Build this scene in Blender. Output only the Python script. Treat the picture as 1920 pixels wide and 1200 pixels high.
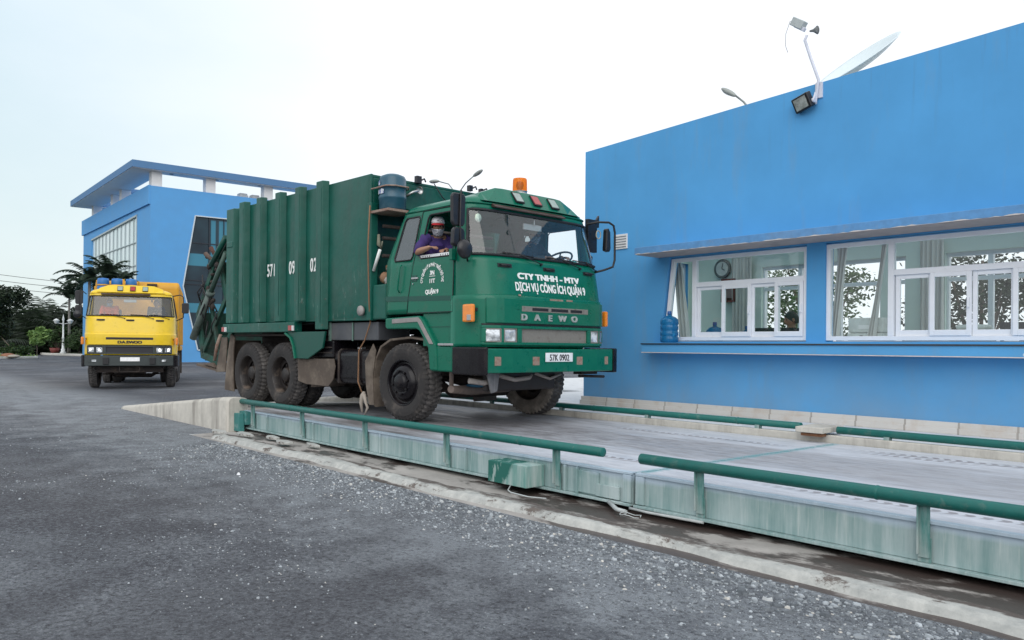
import bpy, bmesh, math, random
import numpy as np
from mathutils import Vector, Matrix, Euler
for o in list(bpy.data.objects): bpy.data.objects.remove(o)
S = bpy.context.scene; COL = S.collection
R = math.radians

# ---------------------------------------------------------------- camera
A = R(40.9); TH = R(.5)
F = Vector((-math.cos(A), math.sin(A), 0)); RR = Vector((math.sin(A), math.cos(A), 0)); Z = Vector((0, 0, 1))
cx = RR*math.cos(TH) + Z*math.sin(TH); cy = Z*math.cos(TH) - RR*math.sin(TH)
cd = bpy.data.cameras.new('camera'); cam = bpy.data.objects.new('camera', cd); COL.objects.link(cam)
cam.matrix_world = Matrix(((cx.x, cy.x, -F.x, 0), (cx.y, cy.y, -F.y, 0), (cx.z, cy.z, -F.z, 1.36), (0, 0, 0, 1)))
cd.sensor_width = 36; cd.lens = 36*1510/1920; cd.shift_y = 50/1920; cd.clip_end = 2000; cd.clip_start = .05
S.camera = cam

# ---------------------------------------------------------------- world, sun, exposure
SUN_AZ = Vector((.75, -.66, 0)).normalized(); SUN_EL = R(38)
w = bpy.data.worlds.new('World'); S.world = w; w.use_nodes = True
nt = w.node_tree; nt.nodes.clear()
def wn(t, **k):
    n = nt.nodes.new(t)
    for a, b in k.items(): setattr(n, a, b)
    return n
out = wn('ShaderNodeOutputWorld'); bg = wn('ShaderNodeBackground'); bg.inputs[1].default_value = .11
sky = wn('ShaderNodeTexSky', sky_type='NISHITA', sun_disc=False)
sky.sun_elevation = SUN_EL; sky.sun_rotation = math.atan2(SUN_AZ.x, SUN_AZ.y); sky.air_density = 1.3; sky.dust_density = 2.5; sky.ozone_density = 2.0
tc = wn('ShaderNodeTexCoord'); noi = wn('ShaderNodeTexNoise'); noi.inputs['Scale'].default_value = 1.7; noi.inputs['Detail'].default_value = 6; noi.inputs['Roughness'].default_value = .55
mp = wn('ShaderNodeMapping'); mp.inputs['Scale'].default_value = (1, 1, 2.6); mp.inputs['Location'].default_value = (3.1, 1.7, .4)
nt.links.new(tc.outputs['Generated'], mp.inputs[0]); nt.links.new(mp.outputs[0], noi.inputs['Vector'])
# overcast: a cloud deck, thinner (bluer) low towards the west (left of the picture)
sep = wn('ShaderNodeVectorMath', operation='DOT_PRODUCT'); nt.links.new(tc.outputs['Generated'], sep.inputs[0]); sep.inputs[1].default_value = (-.98, -.15, 0)
mr = wn('ShaderNodeMapRange'); mr.inputs['From Min'].default_value = .72; mr.inputs['From Max'].default_value = 1.02; mr.inputs['To Min'].default_value = 0; mr.inputs['To Max'].default_value = 1.1
nt.links.new(sep.outputs['Value'], mr.inputs['Value'])
ad = wn('ShaderNodeMath', operation='SUBTRACT'); ad.inputs[0].default_value = 1.0; nt.links.new(mr.outputs[0], ad.inputs[1])
mn = wn('ShaderNodeMapRange'); mn.inputs['From Min'].default_value = .35; mn.inputs['From Max'].default_value = .65; mn.inputs['To Min'].default_value = -.12; mn.inputs['To Max'].default_value = .12
nt.links.new(noi.outputs['Fac'], mn.inputs['Value'])
ad2 = wn('ShaderNodeMath', operation='ADD', use_clamp=True); nt.links.new(ad.outputs[0], ad2.inputs[0]); nt.links.new(mn.outputs[0], ad2.inputs[1])
mx = wn('ShaderNodeMixRGB'); mx.inputs[2].default_value = (9.6, 10.0, 10.6, 1)
thin = wn('ShaderNodeMixRGB'); thin.inputs[0].default_value = .72; nt.links.new(sky.outputs[0], thin.inputs[1]); gz = wn('ShaderNodeSeparateXYZ'); nt.links.new(tc.outputs['Generated'], gz.inputs[0]); gm = wn('ShaderNodeMapRange'); gm.inputs['From Min'].default_value = .05; gm.inputs['From Max'].default_value = .45; nt.links.new(gz.outputs[2], gm.inputs['Value']); gc = wn('ShaderNodeMixRGB'); gc.inputs[1].default_value = (7.9, 9.1, 9.0, 1); gc.inputs[2].default_value = (5.6, 8.2, 9.3, 1); nt.links.new(gm.outputs[0], gc.inputs[0]); nt.links.new(gc.outputs[0], thin.inputs[2])
nt.links.new(ad2.outputs[0], mx.inputs[0]); nt.links.new(thin.outputs[0], mx.inputs[1])
nt.links.new(mx.outputs[0], bg.inputs[0]); nt.links.new(bg.outputs[0], out.inputs[0])
sl = bpy.data.lights.new('sun', 'SUN'); sl.energy = 1.5; sl.angle = R(60); sl.color = (1, .965, .91)
so = bpy.data.objects.new('sun', sl); COL.objects.link(so)
sd = SUN_AZ*math.cos(SUN_EL) + Z*math.sin(SUN_EL)
so.rotation_euler = (-sd).to_track_quat('-Z', 'Y').to_euler()
S.view_settings.view_transform = 'Standard'; S.view_settings.look = 'None'; S.view_settings.exposure = 0; S.view_settings.gamma = 1
S.render.resolution_x = 1024; S.render.resolution_y = 640
S.render.engine = 'CYCLES'

# ---------------------------------------------------------------- helpers
class M:
    """collects verts / faces (with material slots) for ONE mesh"""
    def __init__(s): s.v = []; s.f = []; s.mi = []; s.sm = []
    def add(s, vs, fs, mi=0, sm=False, mat=None):
        n = len(s.v)
        s.v += [tuple(mat @ Vector(p)) if mat else tuple(p) for p in vs]
        s.f += [tuple(i+n for i in f) for f in fs]; s.mi += [mi]*len(fs); s.sm += [sm]*len(fs); return s
    def box(s, x0, x1, y0, y1, z0, z1, mi=0, mat=None):
        vs = [(x, y, z) for x in (x0, x1) for y in (y0, y1) for z in (z0, z1)]
        return s.add(vs, [(0, 1, 3, 2), (4, 6, 7, 5), (0, 4, 5, 1), (2, 3, 7, 6), (0, 2, 6, 4), (1, 5, 7, 3)], mi, False, mat)
    def bar(s, a, b, w, h=None, mi=0, up=(0, 0, 1)):
        a = Vector(a); b = Vector(b); d = b-a; L = d.length; d.normalize(); u = Vector(up)
        if abs(d.dot(u)) > .98: u = Vector((1, 0, 0))
        q = d.cross(u).normalized(); u = q.cross(d)
        m = Matrix(((d.x, q.x, u.x, a.x), (d.y, q.y, u.y, a.y), (d.z, q.z, u.z, a.z), (0, 0, 0, 1)))
        h = h or w
        return s.box(0, L, -w/2, w/2, -h/2, h/2, mi, m)
    def tube(s, pts, r, n=10, mi=0, cap=True, closed=False):
        pts = [Vector(p) for p in pts]; k = len(pts); rs = r if isinstance(r, (list, tuple)) else [r]*k
        rings = []; prev = None
        for i, p in enumerate(pts):
            if closed: d = pts[(i+1) % k]-pts[i-1]
            else: d = (pts[min(i+1, k-1)]-pts[max(i-1, 0)])
            if d.length < 1e-9: d = Vector((0, 0, 1))
            d.normalize()
            if prev is None: q = d.orthogonal().normalized()
            else:
                q = prev - d*prev.dot(d)
                q = q.normalized() if q.length > 1e-6 else d.orthogonal().normalized()
            prev = q; u = d.cross(q)
            rings.append([p + (q*math.cos(t)+u*math.sin(t))*rs[i] for t in [2*math.pi*j/n for j in range(n)]])
        vs = [v for g in rings for v in g]; fs = []
        for i in range(k if closed else k-1):
            a, b = i*n, ((i+1) % k)*n
            fs += [(a+j, a+(j+1) % n, b+(j+1) % n, b+j) for j in range(n)]
        s.add(vs, fs, mi, True)
        if cap and not closed:
            m = len(s.v)-k*n
            s.f += [tuple(range(m+n-1, m-1, -1)), tuple(range(m+(k-1)*n, m+k*n))]; s.mi += [mi]*2; s.sm += [False]*2
        return s
    def cyl(s, a, b, r, n=20, mi=0, r2=None): return s.tube([a, b], [r, r if r2 is None else r2], n, mi)
    def lathe(s, prof, n=32, o=(0, 0, 0), axis='Z', mi=0, sm=True, fn=None, a0=0, a1=2*math.pi):
        o = Vector(o); full = abs(a1-a0-2*math.pi) < 1e-6; cnt = n if full else n+1; vs = []
        for j in range(cnt):
            t = a0+(a1-a0)*j/n
            for i, (r, h) in enumerate(prof):
                if fn: r, h = fn(i, j, r, h)
                p = (r*math.cos(t), r*math.sin(t), h) if axis == 'Z' else ((r*math.cos(t), h, r*math.sin(t)) if axis == 'Y' else (h, r*math.cos(t), r*math.sin(t)))
                vs.append(o+Vector(p))
        k = len(prof); fs = []
        for j in range(n):
            a, b = j*k, ((j+1) % cnt)*k
            for i in range(k-1):
                f = (a+i, b+i, b+i+1, a+i+1)
                fs.append(f[::-1] if axis == 'Y' else f)
        return s.add(vs, fs, mi, sm)
    def prism(s, poly, t0, t1, plane='xz', mi=0, mat=None):
        n = len(poly)
        def P(a, b, c): return {'xz': (a, c, b), 'xy': (a, b, c), 'yz': (c, a, b)}[plane]
        vs = [P(a, b, t0) for a, b in poly]+[P(a, b, t1) for a, b in poly]
        fs = [tuple(range(n))[::-1], tuple(range(n, 2*n))]+[(i, (i+1) % n, (i+1) % n+n, i+n) for i in range(n)]
        return s.add(vs, fs, mi, False, mat)
    def sphere(s, c, r, n=16, m=10, mi=0, mat=None):
        r = r if isinstance(r, (list, tuple)) else (r, r, r); c = Vector(c); vs = []
        for i in range(m+1):
            ph = math.pi*i/m
            for j in range(n):
                t = 2*math.pi*j/n
                vs.append(c+Vector((r[0]*math.sin(ph)*math.cos(t), r[1]*math.sin(ph)*math.sin(t), r[2]*math.cos(ph))))
        return s.add(vs, [(i*n+j, (i+1)*n+j, (i+1)*n+(j+1) % n, i*n+(j+1) % n) for i in range(m) for j in range(n)], mi, True, mat)
    def build(s, name, mat, parent=None, bevel=0, label=None, cat=None, group=None, kind=None, fixn=True, loc=None, rot=None):
        me = bpy.data.meshes.new(name); me.from_pydata(s.v, [], s.f)
        for m in (mat if isinstance(mat, (list, tuple)) else [mat]): me.materials.append(m)
        me.polygons.foreach_set('material_index', s.mi); me.polygons.foreach_set('use_smooth', s.sm)
        me.validate()
        if fixn:
            bm = bmesh.new(); bm.from_mesh(me); bmesh.ops.recalc_face_normals(bm, faces=bm.faces); bm.to_mesh(me); bm.free()
        ob = bpy.data.objects.new(name, me); COL.objects.link(ob)
        if parent: ob.parent = parent
        if loc: ob.location = loc
        if rot: ob.rotation_euler = rot
        if bevel:
            b = ob.modifiers.new('bevel', 'BEVEL'); b.width = bevel; b.segments = 2; b.limit_method = 'ANGLE'; b.angle_limit = R(35)
        return tag(ob, label, cat, group, kind)
def tag(ob, label=None, cat=None, group=None, kind=None):
    if label: ob['label'] = label
    if cat: ob['category'] = cat
    if group: ob['group'] = group
    if kind: ob['kind'] = kind
    return ob
def empty(name, loc, label, cat, rz=0, group=None):
    o = bpy.data.objects.new(name, None); COL.objects.link(o); o.location = loc; o.rotation_euler = (0, 0, rz); o.empty_display_size = .2
    return tag(o, label, cat, group)
def dup(root, loc=None, rz=None, label=None):
    """copy of a thing with its parts and sub-parts"""
    def cp(o, par):
        c = o.copy(); COL.objects.link(c)
        if par: c.parent = par
        for ch in list(o.children): cp(ch, c)
        return c
    c = cp(root, None)
    if loc is not None: c.location = loc
    if rz is not None: c.rotation_euler.z = rz
    if label: c['label'] = label
    return c

class NT:
    """tiny node-tree helper"""
    def __init__(s, name):
        s.m = bpy.data.materials.new(name); s.m.use_nodes = True; s.t = s.m.node_tree; s.t.nodes.clear()
        s.out = s.t.nodes.new('ShaderNodeOutputMaterial'); s.tc = s.t.nodes.new('ShaderNodeTexCoord'); s.co = s.tc.outputs['Object']
    def n(s, typ, ins=None, **k):
        x = s.t.nodes.new('ShaderNode'+typ)
        for a, b in k.items(): setattr(x, a, b)
        for a, b in (ins or {}).items():
            if isinstance(b, bpy.types.NodeSocket): s.t.links.new(b, x.inputs[a])
            else: x.inputs[a].default_value = b
        return x
    def mapping(s, sc=(1, 1, 1), loc=(0, 0, 0), rot=(0, 0, 0)): return s.n('Mapping', {0: s.co, 'Scale': sc, 'Location': loc, 'Rotation': rot}).outputs[0]
    def noise(s, scale, detail=4, rough=.5, vec=None, dist=0): return s.n('TexNoise', {'Vector': vec or s.co, 'Scale': scale, 'Detail': detail, 'Roughness': rough, 'Distortion': dist}).outputs['Fac']
    def ramp(s, fac, a, b, lo=0., hi=1.): return s.n('MapRange', {'Value': fac, 'From Min': a, 'From Max': b, 'To Min': lo, 'To Max': hi}).outputs[0]
    def mix(s, fac, a, b):
        g = lambda c: c if isinstance(c, bpy.types.NodeSocket) else (*c, 1)
        return s.n('MixRGB', {0: fac, 1: g(a), 2: g(b)}).outputs[0]
    def math(s, op, a, b=0., clamp=False): return s.n('Math', {0: a, 1: b}, operation=op, use_clamp=clamp).outputs[0]
    def bump(s, h, st=.3, d=.01): return s.n('Bump', {'Height': h, 'Strength': st, 'Distance': d}).outputs[0]
    def pbr(s, col, rough=.6, metal=0., normal=None, spec=.5, coat=0., emit=None, alpha=None):
        p = s.n('BsdfPrincipled', {})
        def st(k, v):
            if isinstance(v, bpy.types.NodeSocket): s.t.links.new(v, p.inputs[k])
            else: p.inputs[k].default_value = v
        st('Base Color', col if isinstance(col, bpy.types.NodeSocket) else (*col, 1)); st('Roughness', rough); st('Metallic', metal); st('Specular IOR Level', spec)
        if coat: st('Coat Weight', coat); st('Coat Roughness', .12)
        if normal: st('Normal', normal)
        if emit: st('Emission Color', (*emit[0], 1)); st('Emission Strength', emit[1])
        s.t.links.new(p.outputs[0], s.out.inputs[0]); return s.m

def simple(name, col, rough=.6, metal=0., dirt=None, amt=.5, sc=6, bump=0, spec=.5, coat=0, var=.12, streak=False, rvar=.12):
    """base colour with fine variation, plus dirt patches of their own shape"""
    t = NT(name); v = t.noise(sc*2.3, 5, .6)
    dk = tuple(c*(1-var) for c in col); lt = tuple(min(1, c*(1+var)) for c in col)
    c = t.mix(t.ramp(v, .3, .7), dk, lt); rg = t.ramp(v, .25, .75, max(0, rough-rvar), min(1, rough+rvar))
    if dirt:
        vec = t.mapping((1, 1, .12)) if streak else None
        d = t.noise(sc, 8, .68, vec); d2 = t.noise(sc*.25, 3, .5)
        f = t.math('ADD', t.ramp(d, .62-.3*amt, .85-.3*amt), t.ramp(d2, .5, .9, -.2, .5), True)
        f = t.math('MULTIPLY', f, min(1, .5+amt*.5)); c = t.mix(f, c, dirt); rg = t.math('ADD', rg, t.math('MULTIPLY', f, .3), True)
    nb = t.bump(t.noise(sc*7, 6, .6), bump, .01) if bump else None
    return t.pbr(c, rg, metal, nb, spec, coat)
def glass(name, tint=(.9, .95, .95), refl=1.0, haze=.0, hazecol=(.5, .55, .6)):
    t = NT(name)
    tr = t.n('BsdfTransparent', {'Color': (*tint, 1)}); gl = t.n('BsdfGlossy', {'Color': (1, 1, 1, 1), 'Roughness': .02})
    g = t.n('NewGeometry'); dp = t.n('VectorMath', {0: g.outputs['Normal'], 1: g.outputs['Incoming']}, operation='DOT_PRODUCT').outputs['Value']
    k = t.math('POWER', t.math('SUBTRACT', 1., t.math('ABSOLUTE', dp), True), 5.); f = t.math('MULTIPLY', t.math('ADD', t.math('MULTIPLY', k, .92), .06), refl, True)
    sh = t.n('MixShader', {0: f, 1: tr.outputs[0], 2: gl.outputs[0]})
    if haze:
        df = t.n('BsdfDiffuse', {'Color': (*hazecol, 1)}); hz = t.ramp(t.noise(3, 5, .6), .3, .75, haze*.5, haze*1.4)
        sh = t.n('MixShader', {0: hz, 1: sh.outputs[0], 2: df.outputs[0]})
    t.t.links.new(sh.outputs[0], t.out.inputs[0]); return t.m
def text(name, s, size, mat, parent=None, mapf=None, bold=0., sx=1., ext=.002, space=1., align='CENTER', matrix=None, label=None, arc=None):
    cu = bpy.data.curves.new(name, 'FONT'); cu.body = s; cu.size = size; cu.extrude = 0; cu.offset = bold; cu.space_character = space
    cu.align_x = align; cu.align_y = 'BOTTOM_BASELINE'
    cu.offset = 0; ob = bpy.data.objects.new(name, cu); COL.objects.link(ob)
    dg = bpy.context.evaluated_depsgraph_get(); me = bpy.data.meshes.new_from_object(ob.evaluated_get(dg)); bpy.data.objects.remove(ob)
    bm = bmesh.new(); bm.from_mesh(me); g = bmesh.ops.extrude_face_region(bm, geom=bm.faces[:]);
    vs = [e for e in g['geom'] if isinstance(e, bmesh.types.BMVert)]
    for v in bm.verts: v.co.z = 0
    for v in vs: v.co.z = ext
    if bold:   # heavier strokes: three copies side by side, a hair apart in depth
        base = bm.copy(); bm2 = bmesh.new()
        for k, (dx, dy) in enumerate(((0, 0), (bold, bold*.6), (-bold, -bold*.6), (bold, -bold*.6), (-bold, bold*.6))):
            tmp = base.copy()
            for v in tmp.verts: v.co.x += dx; v.co.y += dy; v.co.z += .00025*k*(1 if v.co.z > 0 else 0)
            tm = bpy.data.meshes.new('t'); tmp.to_mesh(tm); tmp.free(); bm2.from_mesh(tm); bpy.data.meshes.remove(tm)
        base.free(); bm.free(); bm = bm2
    for v in bm.verts:
        v.co.x *= sx
        if arc:
            a = v.co.x/arc; rr = arc+v.co.y; v.co.x = rr*math.sin(a); v.co.y = rr*math.cos(a)
        if mapf: v.co = mapf(v.co.x, v.co.y, v.co.z)
    bmesh.ops.recalc_face_normals(bm, faces=bm.faces); bm.to_mesh(me); bm.free()
    me.materials.clear(); me.materials.append(mat)
    for p in me.polygons: p.material_index = 0
    o = bpy.data.objects.new(name, me); COL.objects.link(o)
    if parent: o.parent = parent
    if matrix: o.matrix_local = matrix
    if label: o['label'] = label
    return o
# ---------------------------------------------------------------- materials of the setting
def m_ground():
    t = NT('asphalt_gravel')
    sep = t.n('SeparateXYZ', {0: t.co})
    big = t.noise(.42, 7, .66, dist=.5); mid = t.noise(1.9, 9, .72); fine = t.noise(34, 6, .75); grit = t.noise(120, 3, .8)
    # dusty band of crushed stone that follows the kerb of the weighbridge
    yb = t.math('ADD', sep.outputs[1], t.ramp(mid, .2, .8, -1.0, 1.0))
    band = t.math('MULTIPLY', t.ramp(yb, 1.9, 3.4), t.ramp(yb, 6.5, 5.2), True)
    patch = t.ramp(big, .48, .66)
    dust = t.math('MULTIPLY', t.math('MAXIMUM', t.math('MULTIPLY', band, 1.), t.math('MULTIPLY', patch, .6)), t.ramp(mid, .32, .6, .3, 1), True)
    base = t.mix(t.ramp(fine, .3, .7), (.026, .029, .039), (.080, .087, .106))
    base = t.mix(t.ramp(t.noise(.12, 3, .5), .4, .65, 0, .45), base, (.112, .105, .108))
    dcol = t.mix(t.ramp(grit, .35, .65), (.155, .172, .19), (.42, .45, .48))
    c = t.mix(t.math('MULTIPLY', dust, t.ramp(fine, .28, .6, .35, 1)), base, dcol)
    # stone chips, lighter than the tar between them
    vo = t.n('TexVoronoi', {'Vector': t.co, 'Scale': 42., 'Randomness': 1.}); dd = vo.outputs['Distance']
    chip = t.math('MULTIPLY', t.ramp(dd, .30, .22), t.ramp(t.n('SeparateXYZ', {0: vo.outputs['Color']}).outputs[0], .62, .66), True)
    vo2 = t.n('TexVoronoi', {'Vector': t.co, 'Scale': 90., 'Randomness': 1.})
    chip2 = t.math('MULTIPLY', t.ramp(vo2.outputs['Distance'], .34, .2), t.ramp(t.n('SeparateXYZ', {0: vo2.outputs['Color']}).outputs[1], .7, .76), True)
    amount = t.math('ADD', t.ramp(mid, .42, .68, .12, .8), t.math('MULTIPLY', dust, .4), True)
    c = t.mix(t.math('MULTIPLY', t.math('MAXIMUM', chip, t.math('MULTIPLY', chip2, .7)), amount), c, (.30, .325, .34))
    g1 = t.noise(24, 9, .82); g2 = t.noise(55, 6, .85); pm_ = t.ramp(mid, .36, .6, .25, 1.)
    c = t.mix(t.math('MULTIPLY', t.ramp(g1, .50, .60), t.math('MULTIPLY', pm_, .75)), c, (.25, .27, .295)); c = t.mix(t.math('MULTIPLY', t.ramp(g1, .48, .40), .75), c, (.022, .022, .026))
    c = t.mix(t.math('MULTIPLY', t.ramp(g2, .56, .62), .6), c, (.36, .385, .41)); c = t.mix(t.math('MULTIPLY', t.ramp(g2, .42, .36), .6), c, (.02, .02, .024))
    wet = t.ramp(t.noise(.22, 3, .5, dist=.4), .55, .68); c = t.mix(t.math('MULTIPLY', wet, .35), c, (.05, .048, .055))
    h = t.math('ADD', t.math('MULTIPLY', fine, .6), t.math('MULTIPLY', chip, .5))
    return t.pbr(c, t.ramp(fine, .3, .7, .7, .95), 0, t.bump(t.math('ADD', h, t.math('MULTIPLY', g1, 1.2)), .8, .02), .2)
def m_wall(name, col, shade_stain=(.25, .27, .27)):
    t = NT(name); sep = t.n('SeparateXYZ', {0: t.co})
    v = t.noise(.8, 5, .6); st = t.noise(3.2, 6, .65, t.mapping((1, 1, .15)))
    c = t.mix(t.ramp(v, .3, .7), tuple(x*.92 for x in col), tuple(min(1, x*1.07) for x in col))
    low = t.ramp(sep.outputs[2], 1.5, .45); low = t.math('MULTIPLY', low, t.ramp(t.noise(1.4, 5, .6), .3, .75, .25, 1), True)
    c = t.mix(t.math('MULTIPLY', low, .5), c, shade_stain)  # shade below the ledge painted into the lower wall, patchy like stains
    c = t.mix(t.math('MULTIPLY', t.ramp(st, .55, .8), .30), c, shade_stain)
    st2 = t.noise(11, 6, .7, t.mapping((1, 1, .06))); tp = t.ramp(sep.outputs[2], 3.6, 4.9, 0, .5); c = t.mix(t.math('MULTIPLY', t.ramp(st2, .56, .75), tp), c, (.10, .22, .38))
    blo = t.n('TexVoronoi', {'Vector': t.co, 'Scale': 1.1, 'Randomness': 1.}).outputs['Distance']; c = t.mix(t.ramp(t.math('ADD', blo, t.ramp(st2, .3, .7, -.01, .01)), .028, .018), c, (.62, .66, .68))
    return t.pbr(c, .75, 0, t.bump(t.noise(160, 3, .6), .22, .004), .25)
ground_m = m_ground()
conc_m = simple('pale_concrete', (.50, .475, .425), .85, dirt=(.15, .135, .12), amt=.5, sc=3.2, bump=.4, streak=True)
conc_grey = simple('grey_concrete', (.34, .325, .30), .85, dirt=(.10, .085, .075), amt=.45, sc=2.2, bump=.4)
white_pave = simple('white_paving', (.58, .60, .62), .8, dirt=(.30, .28, .25), amt=.3, sc=2, bump=.15)
kerb_m = simple('kerb_concrete', (.55, .54, .50), .85, dirt=(.2, .18, .16), amt=.3, sc=4, bump=.2)
wallblue = m_wall('blue_wall_paint', (.092, .345, .66))
wallblue2 = simple('blue_wall_paint_far', (.10, .335, .66), .75, var=.05, sc=.4)
band_m = simple('pale_blue_paint', (.17, .36, .62), .75, var=.05, sc=.4)
canopy_m = simple('canopy_paint', (.10, .27, .52), .7, dirt=(.3, .3, .28), amt=.2, sc=5)
soffit_m = simple('soffit_plaster', (.42, .36, .35), .85, dirt=(.2, .17, .16), amt=.3, sc=3)
white_m = simple('white_plaster', (.72, .72, .72), .7, var=.04, sc=1)
pvc = simple('white_window_frame', (.80, .82, .86), .35, var=.03, sc=3)
tile_m = None
def m_tile():
    t = NT('plinth_tile'); br = t.n('TexBrick', {'Vector': t.mapping((1, 1, 1)), 'Scale': 1.0, 'Mortar Size': .012, 'Brick Width': .6, 'Row Height': 4., 'Color1': (.55, .53, .50, 1), 'Color2': (.62, .6, .57, 1), 'Mortar': (.35, .33, .3, 1)}, offset=0.)
    d = t.ramp(t.noise(5, 6, .6), .5, .75); c = t.mix(t.math('MULTIPLY', d, .5), br.outputs[0], (.42, .30, .20))
    return t.pbr(c, .4)
tile_m = m_tile()
gls = glass('window_glass', (.90, .96, .94), 1.0)
dkglass = None
def m_cw(name, c1, c2, rough=.08):
    t = NT(name); c = t.mix(t.ramp(t.noise(.35, 2, .4, t.mapping((1, 1, 1))), .4, .6), c1, c2)
    return t.pbr(c, rough, 0, None, .8)

# ---------------------------------------------------------------- ground sheet
g = M(); xs = [-900, -300, -120, -60, -30, -18, -12, -6, 0, 8, 60, 400]; ys = [-400, -60, -10, -3, 0, 2, 3.2, 4.2]
g.add([(-900, -500, 0), (500, -500, 0), (500, 4.26, 0), (-900, 4.26, 0)], [(0, 1, 2, 3)])
g.add([(-900, 4.26, 0), (-12.3, 4.26, 0), (-12.3, 900, 0), (-900, 900, 0)], [(0, 1, 2, 3)])
g.add([(-12.3, 12.5, 0), (500, 12.5, 0), (500, 900, 0), (-12.3, 900, 0)], [(0, 1, 2, 3)])
g.build('ground', ground_m, kind='structure', fixn=False)
# worn pale edge kerb beside the pit, concrete apron, pit floor
def wob(x, a, s): return a*(math.sin(x*s)+.6*math.sin(x*s*2.7+1)+.4*math.sin(x*s*6.1+2))
k = M(); rng = random.Random(3); n = 150; top = []
for i in range(n+1):
    x = -11.6+i*.13; e = 4.39+wob(x, .022, 1.3)+rng.uniform(-.008, .008); q = 4.56+wob(x, .03, 2.1)+rng.uniform(-.012, .012)
    top.append([(x, e-.05, -.03), (x, e, .035+rng.uniform(-.006, .004)), (x, e+.03, .05), (x, q, .048), (x, q+.03, .012), (x, q+.05, -.05)])
vs = [p for r in top for p in r]; k.add(vs, [(i*6+j, (i+1)*6+j, (i+1)*6+j+1, i*6+j+1) for i in range(n) for j in range(5)])
def m_edge():
    t = NT('worn_edge_concrete'); sep = t.n('SeparateXYZ', {0: t.co})
    wv = t.noise(1.1, 6, .7, t.mapping((1, 3, 3))); st = t.noise(3.6, 9, .75, t.mapping((1, 1.5, 1)))
    c = t.mix(t.ramp(t.noise(9, 6, .7), .3, .7), (.30, .31, .30), (.50, .50, .47))
    y = t.math('ADD', sep.outputs[1], t.ramp(wv, .25, .75, -.16, .16)); sx_ = t.n('SeparateXYZ', {0: t.co}).outputs[0]; y = t.math('ADD', y, t.ramp(sx_, -6.5, -4.5, -.02, .05)); f = t.ramp(y, 4.48, 4.53)
    f = t.math('MULTIPLY', f, t.ramp(st, .38, .5, .55, 1)); c = t.mix(f, c, (.085, .07, .062))
    c = t.mix(t.ramp(st, .56, .62), c, (.12, .10, .088))
    return t.pbr(c, .85, 0, t.bump(st, .5, .02))
edge_m = m_edge()
k.build('kerb_strip', edge_m, kind='structure', fixn=False)
def m_floor():
    t = NT('pit_floor'); st = t.noise(2.0, 8, .7, t.mapping((.9, 1.4, 1))); wet = t.noise(1.1, 9, .72, t.mapping((.6, 1.2, 1), (3, 0, 0)))
    c = t.mix(t.ramp(st, .3, .7), (.24, .225, .21), (.42, .395, .37)); sx_ = t.n('SeparateXYZ', {0: t.co}).outputs[0]; wet = t.math('ADD', wet, t.ramp(sx_, -6., -4., -.05, .05)); f = t.ramp(wet, .47, .53); c = t.mix(f, c, (.06, .045, .04))
    return t.pbr(c, t.ramp(wet, .47, .55, .85, .35), 0, t.bump(st, .4, .02))
pit = M(); pit.add([(-12.3, 4.22, -.005), (8, 4.22, -.005), (8, 5.16, .018), (-12.3, 5.16, .018), (8, 5.3, -.1), (-12.3, 5.3, -.1), (8, 8.5, -.1), (-12.3, 8.5, -.1)], [(0, 1, 2, 3), (3, 2, 4, 5), (5, 4, 6, 7)])
pit.build('pit_floor', m_floor(), kind='structure', fixn=False)
# raised white paving between far pit wall and the office, with gap for nothing else
pv = M(); pv.box(-12.3, 60, 8.522, 12.95, -.2, .40); pv.box(-18, 60, 12.95, 30, -.2, .39); pv.build('paving', white_pave, kind='structure', bevel=.015)
fk = M(); fk.box(-12.3, 9, 8.44, 8.52, -.1, .415); fk.build('pit_wall', conc_m, bevel=.01, kind='structure')

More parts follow.
